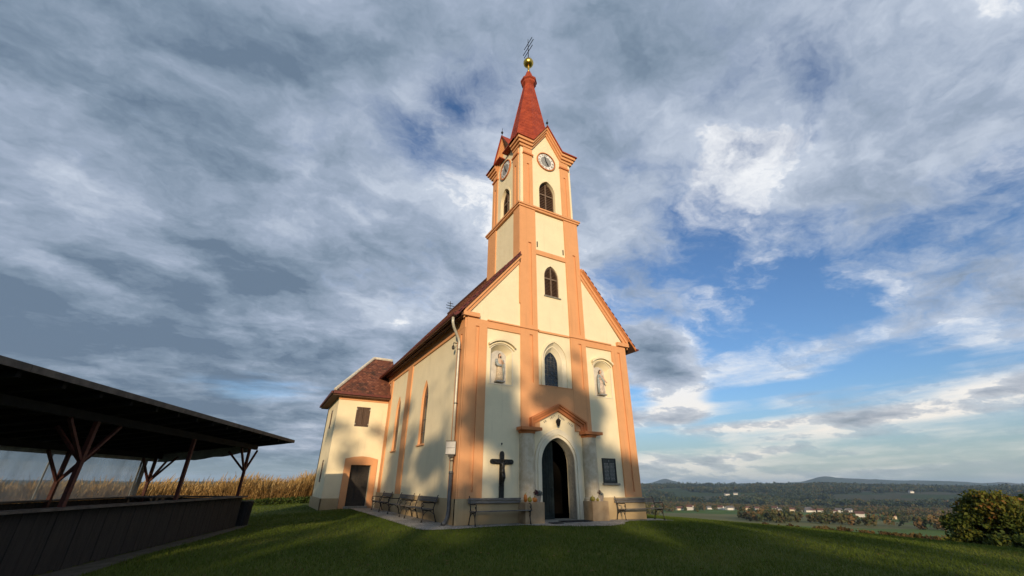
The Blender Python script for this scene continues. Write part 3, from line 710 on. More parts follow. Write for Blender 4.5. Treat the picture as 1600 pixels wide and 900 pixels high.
# portal: orange field, gabled hood, columns, caps
fieldp = [(3.392, 3.2), (3.392, 3.35), (3.12, 3.35), (CX, 3.98), (5.44, 3.35), (5.168, 3.35), (5.168, 3.2)]
pts = [(3.394, 3.52), (CX, 4.0), (5.166, 3.52), (5.166, 4.932), (3.394, 4.932)]
w = MB(); w.plate(pts, [], FRONT, .004, .066); P(w, 'portal_field', 'orange')
def gable_band(o, i, z_o, k_o, z_i, k_i, d0, d1):
    return [(CX-o, 3.19), (CX-o, k_o), (CX, z_o), (CX+o, k_o), (CX+o, 3.19), (CX+i, 3.19), (CX+i, k_i), (CX, z_i), (CX-i, k_i), (CX-i, 3.19)]
for o, i, zo, ko, zi, ki, d in ((1.26, 1.15, 4.08, 3.47, 3.96, 3.38, .13), (1.33, 1.262, 4.16, 3.53, 4.084, 3.473, .20), (1.39, 1.332, 4.23, 3.58, 4.164, 3.533, .26)):
    w = MB(); w.plate(gable_band(o, i, zo, ko, zi, ki, 0, d), [], FRONT, .07 if False else .003, d); P(w, 'portal_moulding', 'portal_orange')
for cx in (CX-1.52, CX+1.52):
    w = MB(); w.lathe([(.36, .60), (.36, .68), (.32, .74), (.31, .80), (.30, 3.0)], (cx, -.08, 0), 24); P(w, 'column', 'column', smooth=False)
    w = MB(); w.lathe([(.31, 2.96), (.34, 3.02), (.36, 3.06)], (cx, -.08, 0), 24); w.box(cx-.46, cx+.46, -.50, -.075, 3.07, 3.185); P(w, 'column_cap', 'portal_orange')
# door surround and door
w = MB(); dm = lambda e: arch(CX-.03, .80+e, -.08, 1.95, 2.90+e*1.15)
w.plate(dm(.30), [dm(.20)], FRONT, .002, .05); w.plate(dm(.198), [dm(.10)], FRONT, .002, .09); w.plate(dm(.098), [dm(.002)], FRONT, .002, .05); P(w, 'door_surround', 'white_plaster')
w = MB(); w.strip(door_o, dm(-.06), FRONT, .0, -.35); w.box(CX-.9, CX+.85, -.5, .15, -.3, -.03, FRONT); P(w, 'door_reveal', 'greystone')
dcx = CX-.03
half = [(u, z) for u, z in dm(-.05) if u <= dcx+1e-6]; half = [(dcx-.75, -.02)]+half[1:]+[(dcx, -.02)]
w = MB(); w.plate(half, [], FRONT, -.42, -.36); door = P(w, 'door', 'doorgreen')
w = MB()
for i in range(6):
    u = dcx-.70+i*.115; zt = 1.95 if u < dcx-.6 else 2.3+.1*i*.9; w.box(u, u+.095, -.36, -.345, .10, min(zt, 2.62)-.12, FRONT)
w.build('door_board', MT['doorgreen'], door)
w = MB(); w.tube([(dcx-.08, .345, 1.05), (dcx-.08, .28, 1.05), (dcx-.2, .28, 1.05)], .014, 6); w.build('door_handle', MT['iron'], door)
hl = [(u, z) for u, z in dm(-.05) if u >= dcx-1e-6]; r_w = .75
w = MB(); w.plate([(u-dcx, z) for u, z in hl[:-1]]+[(r_w, -.02), (0, -.02)], [], lambda u, d, z: (5.62+u, .58+d, z), 0, .06); P(w, 'open_door', 'doorgreen')
w = MB(); w.box(3.0, 7.4, 2.9, 2.96, -.02, 3.3); w.box(2.95, 2.999, .52, 2.96, -.02, 3.3); w.box(7.401, 7.45, .52, 2.96, -.02, 3.3); w.box(2.95, 7.45, .52, 2.96, 3.302, 3.35); w.box(3.0, 7.4, .52, 2.9, -.018, -.012); P(w, 'doorway_dark_box', 'dark')  # unseen box added behind the open door to keep the doorway black
# lettering over the door, following the gable
sl_ = math.atan2(.62, 1.16); w = MB()
txt_l, txt_r = 'ER  1871', 'RENOV  1975'
for t, sgn in ((txt_l, -1), (txt_r, 1)):
    n = len(t)
    for i, ch in enumerate(t):
        if ch == ' ': continue
        if sgn < 0: s_ = .12+(n-1-i)*.083
        else: s_ = .10+i*.075
        u = CX+sgn*s_*math.cos(sl_)*1.02; z = 3.835-s_*math.sin(sl_)
        w.add(*text_mesh(ch, .125, FRONT, u, z-.03, -sgn*sl_*.92, .006, .003))
P(w, 'lettering', 'pipegrey')

# annex
AY = 11.8; AX = -2.92; AT = lambda u, d, z: (u, AY-d, z); AL = lambda u, d, z: (AX-d, u, z)
dw = [(-1.68, -.3), (-.58, -.3), (-.58, 2.10), (-1.68, 2.10)]; ww = [(-1.86, 4.17), (-1.06, 4.17), (-1.06, 5.28), (-1.86, 5.28)]
w = MB(); w.plate([(AX, -.4), (-.004, -.4), (-.004, 5.85), (AX, 5.85)], [dw, ww], AT, -.4, 0); P(w, 'annex_wall', 'cream')
lw1 = [(13.9, 4.2), (14.7, 4.2), (14.7, 5.3), (13.9, 5.3)]; lw2 = [(13.75, 1.2), (14.55, 1.2), (14.55, 2.4), (13.75, 2.4)]
w = MB(); w.plate([(AY+.4, -.4), (16.9, -.4), (16.9, 5.85), (AY+.4, 5.85)], [lw1, lw2], AL, -.4, 0); P(w, 'annex_wall', 'cream')
w = MB(); w.box(AX, -.004, 16.5, 16.9, -.4, 5.85); P(w, 'annex_wall', 'cream')
w = MB(); w.box(AX-.05, -2.06, .0, .06, -.4, .42, AT); P(w, 'annex_plinth', 'plinth')
w = MB(); w.box(AY-.06, 16.95, .001, .06, -.4, .42, AL); P(w, 'annex_plinth', 'plinth')
w = MB(); w.box(AX-.03, -.07, .004, .05, 5.62, 5.85, AT); P(w, 'annex_frieze', 'orange')
w = MB(); w.plate([(-2.03, -.3), (-1.68, -.3), (-1.68, 2.10), (-.58, 2.10), (-.58, -.3), (-.25, -.3), (-.25, 2.42), (-.7, 2.52), (-1.14, 2.56), (-1.58, 2.52), (-2.03, 2.42)], [], AT, .004, .07); P(w, 'door_frame', 'orange')
w = MB(); w.plate([(-1.68, -.1), (-.58, -.1), (-.58, 2.10), (-1.68, 2.10)], [], AT, -.26, -.20); ad = P(w, 'annex_door', 'doorbrown')
w = MB()
for u in (-1.66, -1.13): w.plate([(u, .05), (u+.53, .05), (u+.53, 2.08), (u, 2.08)], [[(u+.1, .2), (u+.43, .2), (u+.43, .95), (u+.1, .95)], [(u+.1, 1.1), (u+.43, 1.1), (u+.43, 1.95), (u+.1, 1.95)]], AT, -.199, -.17)
w.build('door_panel', MT['doorbrown'], ad)
w = MB(); w.box(-1.75, -.5, -.2, .18, -.1, .03, AT); P(w, 'door_step', 'greystone')
def shut_rect(T, u0, u1, z0, z1, name='annex_window'):
    w = MB(); w.plate([(u0, z0), (u1, z0), (u1, z1), (u0, z1)], [[(u0+.05, z0+.05), (u1-.05, z0+.05), (u1-.05, z1-.05), (u0+.05, z1-.05)]], T, -.08, -.01); f = P(w, name, 'brownwood')
    m_ = (u0+u1)/2
    for a, c in ((u0+.055, m_-.012), (m_+.012, u1-.055)):
        w = MB(); w.plate([(a, z0+.055), (c, z0+.055), (c, z1-.055), (a, z1-.055)], [[(a+.06, z0+.12), (c-.06, z0+.12), (c-.06, z1-.12), (a+.06, z1-.12)]], T, -.07, -.02); w.box(a+.05, c-.05, -.07, -.05, z0+.1, z1-.1, T); w.build('shutter', MT['brownwood'], f)
    w = MB()
    for z in (z0+.14, z1-.14):
        for u in (u0+.03, u1-.03): w.box(u-.03, u+.03, -.01, .012, z-.03, z+.03, T)
    w.build('hinge', MT['zinc'], f)
shut_rect(AT, -1.86, -1.06, 4.17, 5.28); shut_rect(AL, 13.9, 14.7, 4.2, 5.3); shut_rect(AL, 13.75, 14.55, 1.2, 2.4)
# annex roof (hipped)
ez = 5.98; ov = .45; RY = 14.35; rz = 8.95; rx = -.85
e = [(AX-ov, AY-ov, ez), (1.5, AY-ov, ez), (1.5, 16.9+ov, ez), (AX-ov, 16.9+ov, ez), (rx, RY, rz), (1.5, RY, rz)]
w = MB(); w.add(e+[(x, y, z-.12) for x, y, z in e[:4]], [(0, 1, 5, 4), (2, 3, 4, 5), (3, 0, 4), (0, 6, 7, 1), (3, 9, 6, 0), (2, 8, 9, 3), (6, 9, 8, 7), (1, 7, 8, 2, 5)])
# keep the slab out of the nave
w.v = [(min(x, .45), y, z) for x, y, z in w.v]
ar = P(w, 'annex_roof', 'soffit')
slope = (rz-ez)/(RY-AY+ov); Vd = Vector((0, 1, slope)).normalized(); vl = math.hypot(RY-AY+ov, rz-ez)
ins = lambda a, b_: 0 <= a <= 3.85 and 0 <= b_ < vl-.05 and a > (rx-AX+ov)*b_/vl+.05 and a < 3.4+b_*.10; ins.size = (4, vl)
tile_field('roof_tiles', (AX-ov, AY-ov, ez+.0), (1, 0, 0), Vd, ins, ar)
sl2 = math.hypot(rx-AX+ov, rz-ez)
ins2 = lambda a, b_: 0 <= b_ < sl2 and (RY-AY+ov)*b_/sl2+.05 < a < (16.9+ov-AY+ov)-(16.9+ov-RY)*b_/sl2-.05; ins2.size = (16.9-AY+2*ov, sl2)
tile_field('roof_tiles', (AX-ov, AY-ov, ez), (0, 1, 0), Vector((rx-AX+ov, 0, rz-ez)), ins2, ar)
w = MB(); w.tube([(AX-ov+.1, AY-ov+.1, ez+.12), (rx, RY, rz+.05)], .10, 8); w.tube([(rx, RY, rz+.05), (.4, RY, rz+.05)], .10, 8); w.tube([(AX-ov+.1, 16.9+ov-.1, ez+.12), (rx, RY, rz+.05)], .10, 8); w.build('ridge_tiles', MT['mortar'], ar)
w = MB(); w.box(AX-ov-.04, .0, AY-ov-.10, AY-ov-.0, ez-.13, ez+.0); w.box(AX-ov-.10, AX-ov-.0, AY-ov-.1, 16.9+ov, ez-.13, ez+.0); w.build('gutter', MT['redtrim'], ar)
w = MB(); w.box(AX-ov+.02, -.004, AY-ov+.02, AY, ez-.20, ez-.125); w.box(AX-ov+.02, AX, AY, 16.9+ov-.02, ez-.20, ez-.125); w.build('eaves_board', MT['soffit'], ar)

# ---------------------------------------------------------------- niche figures (top-level: they stand in the niches)
def niche(cx):
    L = segarch(cx, .49, 4.80, 6.18, 6.42); I = segarch(cx+.0, .36, 4.86, 6.02, 6.24)
    w = MB(); w.strip(L, I, FRONT, .0, -.26); n_ = P(w, 'niche', 'cream')
    w = MB(); w.plate(I, [], FRONT, -.30, -.26); w.build('back_panel', MT['panel'], n_)
    w = MB(); hood = segarch(cx, .63, 6.36, 6.40, 6.64); hin = segarch(cx, .52, 6.30, 6.34, 6.545)
    top = hood[1:-1]; bot = [(cx+(u-cx)*.97, z-.085) for u, z in top]
    w.plate(top+bot[::-1], [], FRONT, .002, .17); w.build('hood', MT['cream'], n_)
    w = MB(); top2 = [(cx+(u-cx)*.93, z-.10) for u, z in top]; bot2 = [(cx+(u-cx)*.9, z-.18) for u, z in top]
    w.plate(top2+bot2[::-1], [], FRONT, .002, .07); w.build('hood_moulding', MT['cream'], n_)
    w = MB(); ft = segarch(cx, .54, 4.75, 6.2, 6.46); w.plate(ft, [[(u, z) for u, z in segarch(cx, .492, 4.798, 6.18, 6.422)]], FRONT, .002, .02); w.build('niche_frame', MT['white_plaster'], n_)
niche(1.62); niche(6.95)
def remesh(o, vox, it=3):
    m = o.modifiers.new('remesh', 'REMESH'); m.mode = 'VOXEL'; m.voxel_size = vox; m.use_smooth_shade = True
    s_ = o.modifiers.new('smooth', 'SMOOTH'); s_.iterations = it; s_.factor = .5
def loft(w, secs, n=14):
    vs = [(cx+rx*math.cos(2*math.pi*k/n), cy+ry*math.sin(2*math.pi*k/n), z) for z, cx, cy, rx, ry in secs for k in range(n)]
    fs = [(i*n+k, i*n+(k+1) % n, (i+1)*n+(k+1) % n, (i+1)*n+k) for i in range(len(secs)-1) for k in range(n)]
    fs += [tuple(range(n-1, -1, -1)), tuple(range((len(secs)-1)*n, len(secs)*n))]
    w.add(vs, fs)
def saint(x, y, z, label, robe, mant, reach):
    o = empty('saint_statue', (x, y, z), label, 'statue', 'painted saints in the facade niches')
    kw = dict(parent=o, local=True)
    b = MB(); b.ell((.0, -.02, 1.10), (.062, .07, .085), 12, 8); b.tube([(0, 0, .95), (0, -.005, 1.06)], .035, 8)
    # arms and hands (one body)
    if reach:
        b.tube([(.11, 0, .92), (.17, -.06, .74), (.22, -.13, .60), (.25, -.16, .575)], [.045, .04, .03, .018], 8); b.tube([(-.11, 0, .92), (-.15, -.05, .74), (-.03, -.13, .78), (0, -.145, .80)], [.045, .04, .03, .02], 8)
    else:
        b.tube([(.11, 0, .92), (.15, -.06, .76), (.05, -.13, .86), (.02, -.14, .90)], [.045, .04, .03, .02], 8); b.tube([(-.11, 0, .92), (-.16, -.04, .72), (-.06, -.12, .66), (-.02, -.13, .66)], [.045, .04, .03, .02], 8)
    b.tube([(0, 0, .92), (0, 0, .60), (0, 0, .2)], [.11, .10, .08], 10)
    body = b.build('body', MT['skin'], smooth=True, **kw); remesh(body, .016)
    b = MB(); b.ell((0, .012, 1.125), (.07, .07, .085), 12, 8); b.ell((0, .03, 1.03), (.055, .035, .10), 10, 6)
    if not reach: b.ell((0, -.075, 1.03), (.035, .025, .05), 8, 6)
    b.build('hair', MT['hair'], smooth=True, **kw)
    b = MB(); n = 26; secs = [(.06, .165, .12), (.2, .15, .11), (.45, .135, .10), (.62, .125, .095), (.78, .13, .095), (.92, .145, .085), (.985, .07, .06)]
    vs = []
    for i, (zz, rx, ry) in enumerate(secs):
        for k in range(n):
            a = 2*math.pi*k/n; fl = 1+.07*math.sin(a*7+i*.5)*(1-zz); vs.append((rx*fl*math.cos(a), ry*fl*math.sin(a), zz))
    b.add(vs, [(i*n+k, i*n+(k+1) % n, (i+1)*n+(k+1) % n, (i+1)*n+k) for i in range(len(secs)-1) for k in range(n)]+[tuple(range(n-1, -1, -1)), tuple(range((len(secs)-1)*n, len(secs)*n))])
    b.build('robe', MT[robe], smooth=True, **kw)
    b = MB()
    if reach:
        b.tube([(-.13, .0, .95), (-.17, -.03, .7), (-.175, -.03, .4), (-.17, -.02, .1)], [.05, .06, .06, .05], 8); b.tube([(-.12, -.06, .92), (-.02, -.12, .74), (.08, -.11, .62), (.13, -.06, .5)], [.04, .045, .05, .05], 8)
    else:
        b.tube([(-.14, .0, .93), (-.17, -.04, .8), (-.12, -.10, .68), (.02, -.12, .66)], [.06, .07, .06, .05], 8); b.tube([(.14, 0, .93), (.16, -.03, .78), (.17, -.02, .5), (.16, 0, .15)], [.05, .05, .045, .03], 8)
    b.build('mantle', MT[mant], smooth=True, **kw)
    b = MB(); b.box(-.19, .19, -.15, .13, 0, .06); b.build('base', MT['clockgrey'], bevel=.008, **kw)
    return o
saint(1.60, .10, 4.87, 'painted saint with blue-grey mantle, hands at breast, niche above the crucifix', 'robe', 'mantle', False)
saint(6.93, .10, 4.87, 'painted saint in rose robe holding out one arm, niche above the dark plaque', 'robe2', 'mantle', True)

# crucifix
cr = empty('crucifix', (1.70, -.06, .35), 'dark wooden wall crucifix with figure, behind the front bench', 'crucifix')
w = MB(); zc = 1.93
w.plate([(1.61, .35), (1.79, .35), (1.79, zc-.085), (2.11, zc-.085), (2.165, zc-.06), (2.19, zc), (2.165, zc+.06), (2.11, zc+.085), (1.79, zc+.085), (1.79, 2.2), (1.76, 2.27), (1.70, 2.30), (1.64, 2.27), (1.61, 2.2), (1.61, zc+.085), (1.29, zc+.085), (1.235, zc+.06), (1.21, zc), (1.235, zc-.06), (1.29, zc-.085), (1.61, zc-.085)], [], FRONT, .01, .075)
w.build('cross', MT['bronze'], cr, bevel=.008)
b = MB(); y = -.125
b.ell((1.715, y-.02, 1.97), (.045, .05, .06), 10, 8); b.tube([(1.70, y, 1.62), (1.70, y, 1.78), (1.70, y, 1.88), (1.705, y-.005, 1.93)], [.06, .075, .06, .03], 10)
for sg in (-1, 1): b.tube([(1.70+sg*.06, y, 1.86), (1.70+sg*.2, y, 1.885), (1.70+sg*.34, y+.02, 1.93), (1.70+sg*.39, y+.03, 1.945)], [.035, .028, .02, .018], 8)
for sg in (-1, 1): b.tube([(1.70+sg*.035, y, 1.64), (1.72+sg*.035, y-.05, 1.42), (1.70+sg*.02, y, 1.2), (1.70+sg*.012, y-.02, 1.12)], [.05, .042, .03, .02], 8)
fg = b.build('figure', MT['bronze'], cr, smooth=True); remesh(fg, .014)
w = MB(); w.lathe([(.07, 1.52), (.085, 1.58), (.075, 1.68)], (1.70, y, 0), 10); w.build('loincloth', MT['bronze'], cr)
# plaque
pl = empty('memorial_plaque', (6.86, -.02, 1.2), 'dark slate memorial plaque on cream wall with grey sill', 'plaque')
w = MB(); w.plate([(6.53, 1.27), (7.20, 1.27), (7.20, 2.17), (6.53, 2.17)], [], FRONT, .004, .03); w.build('tablet', MT['plaque'], pl)
w = MB(); w.plate([(6.50, 1.245), (7.23, 1.245), (7.23, 2.20), (6.50, 2.20)], [[(6.54, 1.285), (7.19, 1.285), (7.19, 2.16), (6.54, 2.16)]], FRONT, .004, .05); w.build('frame', MT['black'], pl)
w = MB(); w.box(6.44, 7.34, .0, .10, 1.165, 1.24, FRONT); w.build('sill', MT['greystone'], pl, bevel=.006)
w = MB(); R = random.Random(9)
w.bar((6.86, -.033, 2.05), (6.86, -.033, 2.13), .012, .006, (0, 1, 0)); w.bar((6.83, -.033, 2.10), (6.89, -.033, 2.10), .012, .006, (0, 1, 0))
for j in range(13):
    z = 1.98-j*.052
    for c0 in (6.60, 6.89):
        u = c0
        while u < c0+.22:
            l = R.uniform(.02, .06); w.box(u, min(u+l, c0+.25), .0305, .0325, z, z+.022, FRONT); u += l+.018
w.build('inscription', MT['clockgrey'], pl)
# lantern
la = empty('wall_lantern', (4.24, -.1, 3.33), 'black iron lantern hanging on the wall above the church door', 'lantern')
w = MB(); w.lathe([(.055, 3.36), (.06, 3.375), (.10, 3.545)], (4.24, -.16, 0), 6); w.build('glass', MT['glass'], la)
w = MB(); w.lathe([(.03, 3.325), (.062, 3.355), (.062, 3.37)], (4.24, -.16, 0), 6); w.lathe([(.115, 3.545), (.11, 3.565), (.05, 3.62), (.02, 3.64), (.012, 3.69)], (4.24, -.16, 0), 6)
for k in range(6):
    a = 2*math.pi*k/6; c, s = math.cos(a), math.sin(a); w.tube([(4.24+.06*c, -.16+.06*s, 3.365), (4.24+.103*c, -.16+.103*s, 3.55)], .009, 4)
w.build('frame', MT['iron'], la); w = MB(); w.bar((4.24, -.0, 3.5), (4.24, -.16, 3.6), .025, .025); w.build('bracket', MT['iron'], la)
# notice board on the downpipe
sg = empty('notice_sign', (-.28, .12, 2.12), 'small white two-panel notice sign clamped to the downpipe', 'sign', rz=rad(-32))
kw = dict(parent=sg, local=True)
w = MB(); w.box(-.17, .17, -.02, .0, .01, .43); w.build('board', MT['panel'], **kw)
w = MB(); w.box(-.18, .18, -.035, .012, .43, .455); w.box(-.18, .18, -.035, .012, -.015, .01); w.box(-.15, .15, -.024, -.0205, .21, .222); w.box(.17, .18, -.03, .01, .01, .43); w.build('frame', MT['black'], **kw)
w = MB(); w.box(-.08, .12, 0, .10, -.09, -.016); w.build('clamp', MT['iron'], **kw)

# stone blocks either side of the door
for x0, lab in ((2.37, 'sandstone block left of the church door carrying pumpkins and a flower pot'), (5.36, 'sandstone block right of the door with stains, a gourd and flowers')):
    w = MB(); w.box(x0, x0+.80, -.60, -.005, -.3, .60); w.build('stone_block', MT['stone'], None, label=lab, cat='stone block', group='sandstone blocks flanking the door', bevel=.012)
def pumpkin(x, y, z, r, h, mat, label, cat='pumpkin'):
    w = MB(); n = 24; m = 9; vs = []
    for i in range(m):
        t = -math.pi/2+math.pi*i/(m-1); 
        for k in range(n):
            a = 2*math.pi*k/n; q = r*(max(.08, math.cos(t))**.7)*(1-.10*abs(math.sin(a*4))); vs.append((x+q*math.cos(a), y+q*math.sin(a), z+h/2+h/2*math.sin(t)))
    w.add(vs, [(i*n+k, i*n+(k+1) % n, (i+1)*n+(k+1) % n, (i+1)*n+k) for i in range(m-1) for k in range(n)]+[tuple(range(n-1, -1, -1)), tuple(range((m-1)*n, m*n))])
    o = empty(cat, (x, y, z), label, cat); w.build('fruit', MT[mat], o, smooth=True)
    w = MB(); w.tube([(x, y, z+h*.94), (x+.01, y, z+h*1.1), (x+.03, y-.01, z+h*1.22)], [.018, .013, .010], 6); w.build('stem', MT['gourd'], o)
pumpkin(2.86, -.40, .60, .115, .15, 'pumpkin', 'round orange pumpkin on the stone block left of the door')
pumpkin(2.66, -.42, .60, .085, .17, 'gourd', 'yellow-green gourd beside the orange pumpkin', 'gourd')
pumpkin(2.48, -.42, .60, .07, .26, 'pumpkin', 'tall narrow orange gourd at the outer edge of the stone block', 'gourd')
pumpkin(5.50, -.46, .60, .10, .17, 'gourd', 'yellow gourd on the stone block right of the door', 'gourd')
pumpkin(5.74, -.47, .60, .055, .11, 'gourd', 'tiny yellow gourd in front of the flower pot', 'gourd')
def leaves(w, tint, pts, size, R, flat=0.):
    for p in pts:
        a, c = Vector((R.gauss(0, 1), R.gauss(0, 1), R.gauss(0, 1)*(1-flat))).normalized(), None
        q = Vector((R.gauss(0, 1), R.gauss(0, 1), R.gauss(0, 1))); c = a.cross(q).normalized(); s_ = size*R.uniform(.6, 1.3)
        P_ = Vector(p); w.add([P_-a*s_, P_-c*s_*.55, P_+a*s_, P_+c*s_*.55], [(0, 1, 2, 3)])
def flowerpot(x, y, label, dark):
    o = empty('flower_pot', (x, y, .60), label, 'flower pot'); R = random.Random(int(x*100))
    w = MB(); w.lathe([(.13, .60), (.17, .78), (.18, .80), (.165, .80), (.15, .77)], (x, y, 0), 16); w.build('pot', MT['pot'], o)
    for nm, mt_, cx_, cz in (('blossoms', 'flower', -.09, .06), ('leaves', 'greyleaf', .10, .02)):
        if dark and nm == 'leaves': cx_ = .03; cz = -.02
        w = MB(); pts = []
        for _ in range(260):
            v = Vector((R.gauss(0, 1), R.gauss(0, 1), R.gauss(0, 1))).normalized()*R.uniform(.5, 1); pts.append((x+cx_+v.x*.15, y+v.y*.13, .86+cz+v.z*.10))
        leaves(w, None, pts, .028, R); w.build(nm, MT[mt_], o, kind='stuff', fixn=False)
flowerpot(3.03, -.30, 'pot of purple and silver plants on the block left of the door', False)
flowerpot(5.98, -.30, 'pot of dark purple flowers on the block right of the door', True)
w = MB(); w.box(3.55, 4.05, -.95, -.55, 0, 0); w.v = []; w.f = []
w.box(3.30, 3.75, -.95, -.62, g1(3.5, -.8)+.02, g1(3.5, -.8)+.045); w.build('door_mat', MT['mat'], None, label='small black mat in front of the left sandstone block', cat='mat')
w = MB(); w.box(4.05, 5.25, -.70, -.18, -.055, -.03); w.build('door_mat', MT['mat'], None, label='wide dark doormat before the open church door', cat='mat')

# ---------------------------------------------------------------- benches
def bench(loc, rz, length, label):
    o = empty('park_bench', loc, label, 'bench', 'cast iron benches around the church', rz)
    kw = dict(parent=o, local=True); h = length/2
    R = random.Random(int(length*97+loc[1]*13))
    for y0, y1 in ((-.47, -.36), (-.345, -.235), (-.22, -.11)):
        w = MB(); w.box(-h, h, y0, y1, .405+(y0+.47)*-.06, .44+(y0+.47)*-.06); w.build('seat_slat', MT['benchwood'], bevel=.006, **kw)
    for z0, z1 in ((.635, .715), (.727, .80)):
        w = MB(); yy = lambda z: -.03+(z-.44)*.24
        w.add([(x, yy(z)+d, z) for x in (-h, h) for z in (z0, z1) for d in (0, .03)], [(0, 1, 3, 2), (4, 6, 7, 5), (0, 4, 5, 1), (2, 3, 7, 6), (0, 2, 6, 4), (1, 5, 7, 3)]); w.build('back_slat', MT['benchwood'], bevel=.006, **kw)
    for sx in (-1, 1):
        x = sx*(h-.07); w = MB()
        w.tube([(x, .07, 0), (x, .035, .12), (x, -.03, .30), (x, -.055, .42), (x, -.02, .55), (x, .035, .70), (x, .075, .82), (x, .10, .86)], [.022, .017, .018, .022, .017, .016, .015, .018], 7)
        w.tube([(x, -.46, 0), (x, -.44, .10), (x, -.415, .22), (x, -.43, .34), (x, -.45, .40)], [.024, .017, .016, .02, .022], 7)
        w.tube([(x, -.45, .395), (x, -.33, .375), (x, -.18, .36), (x, -.055, .40)], .019, 7)
        w.tube([(x, -.41, .22), (x, -.34, .32), (x, -.24, .36)], .012, 6); w.tube([(x, -.0, .22), (x, -.09, .31), (x, -.2, .36)], .012, 6)
        w.box(x-.03, x+.03, -.50, -.42, -.005, .012); w.box(x-.03, x+.03, .03, .11, -.005, .012)
        w.build('side_frame', MT['iron'], smooth=True, **kw)
        w = MB(); w.tube([(x, .0, .60), (x, -.10, .625), (x, -.25, .615), (x, -.38, .63), (x, -.455, .625), (x, -.495, .58), (x, -.49, .52), (x, -.45, .495), (x, -.415, .52), (x, -.425, .555), (x, -.45, .56)], [.017]*6+[.015, .014, .013, .012, .010], 7)
        w.tube([(x, -.485, .53), (x, -.50, .46), (x, -.455, .40)], .015, 6)
        w.build('armrest', MT['iron'], smooth=True, **kw)
    return o
gz = lambda x, y: g1(x, y)+.02
bench((1.48, -.22, gz(1.48, -.4)), 0, 2.25, 'grey slatted iron bench under the wall crucifix')
bench((8.0, -.20, gz(8.0, -.4)-.02), 0, 2.25, 'grey slatted iron bench under the memorial plaque')
bench((-.22, 2.55, gz(-.4, 2.5)), rad(-90), 2.3, 'iron bench against the side wall next to the downpipe')
bench((-.22, 5.35, gz(-.4, 5.4)), rad(-90), 2.1, 'iron bench against the side wall, middle of three')
bench((-.22, 8.85, gz(-.4, 8.9)), rad(-90), 1.8, 'iron bench against the side wall nearest the annex door')

# ---------------------------------------------------------------- pavilion
PA = rad(20.5); PU = Vector((math.sin(PA), math.cos(PA), 0)); PN = Vector((-math.cos(PA), math.sin(PA), 0)); P0 = Vector((-6.42, 5.37, 0))
def PT(s_, o_, z): v = P0+PU*s_+PN*o_; return (v.x, v.y, z)
pav = empty('pavilion', PT(-6, 1.6, -.4), 'long dark wooden open shelter with low board walls and flat roof', 'shelter')
def PP(w, name, mat, parent=None, **k): return w.build(name, MT[mat], parent or pav, **k)
S0, S1, DEP = -15.0, -.02, 3.35
R = random.Random(21)
for off, nm in ((0, 'board'), (DEP, 'board')):
    s_ = S0 if off == 0 else S0
    while s_ < S1-.02:
        wd = R.uniform(.13, .17); e_ = min(s_+wd-.008, S1)
        zb = g1(*PT((s_+e_)/2, off, 0)[:2])+R.uniform(.01, .05); j = R.uniform(0, .012)
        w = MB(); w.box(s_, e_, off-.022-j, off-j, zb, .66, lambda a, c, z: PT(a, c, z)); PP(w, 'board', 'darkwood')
        s_ += wd
o_ = 0.
while o_ < DEP-.05:
    wd = R.uniform(.13, .17); w = MB(); w.box(S1+.002, S1+.026, o_, min(o_+wd-.008, DEP), g1(*PT(0, o_, 0)[:2])+.03, .66, lambda a, c, z: PT(a, c, z)); PP(w, 'board', 'darkwood'); o_ += wd
for off, name in ((0, 'counter'), (DEP, 'counter')):
    w = MB(); w.box(S0, S1+.14, off-.16, off+.20, .675, .72, PT); PP(w, name, 'greywood')
    w = MB(); w.box(S0, S1, off+.002, off+.06, .50, .60, PT); w.box(S0, S1, off+.002, off+.06, -.1, 0., PT); PP(w, 'rail', 'darkwood')
w = MB(); w.box(S0, S1, .3, DEP-.3, -.55, -.52, PT); PP(w, 'floor', 'concrete')
w = MB(); w.box(S1-.05, S1+.14, .21, DEP-.21, .675, .72, PT); PP(w, 'counter', 'greywood')
# a table inside
tb = empty('shelter_table', PT(-1.0, 2.2, -.4), 'plain wooden table standing inside the open shelter', 'table')
w = MB(); w.box(-2.2, -.35, 1.7, 2.6, .70, .745, PT); w.build('table_top', MT['greywood'], tb)
for s_ in (-2.05, -.5):
    for q in (1.8, 2.5):
        w = MB(); w.box(s_-.035, s_+.035, q-.035, q+.035, g1(*PT(s_, q, 0)[:2])-.02, .70, PT); w.build('leg', MT['darkwood'], tb)
SLP = .124
zr = lambda o_: 2.36-SLP*o_
posts_s = (-12.0, -8.03, -4.15, -.22)
for s_ in posts_s:
    for off in (.08, DEP-.12):
        zt = zr(off)
        w = MB(); w.bar(PT(s_, off, -.35), PT(s_, off, zt), .085, .085, PU); p_ = PP(w, 'post', 'redwood')
        ks = (-1, 1)
        if off < 1 and s_ == -4.15: continue
        for k in ks:
            w = MB(); w.bar(PT(s_, off, zt-.80), PT(s_+k*.72, off, zt-.02), .055, .065, PN); w.build('brace', MT['redwood'], p_)
        w = MB(); w.bar(PT(s_, off, zt-.80), PT(s_, off+(.72 if off < 1 else -.72), zr(off+(.72 if off < 1 else -.72))-.02), .055, .065, PU); w.build('brace', MT['redwood'], p_)
for off in (.08, DEP-.12):
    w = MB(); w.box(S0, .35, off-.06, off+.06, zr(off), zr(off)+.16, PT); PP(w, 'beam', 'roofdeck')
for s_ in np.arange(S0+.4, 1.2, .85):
    w = MB(); w.bar(PT(s_, -.85, zr(-.85)+.22), PT(s_, DEP+.35, zr(DEP+.35)+.22), .08, .12, (0, 0, 1)); PP(w, 'rafter', 'roofdeck')
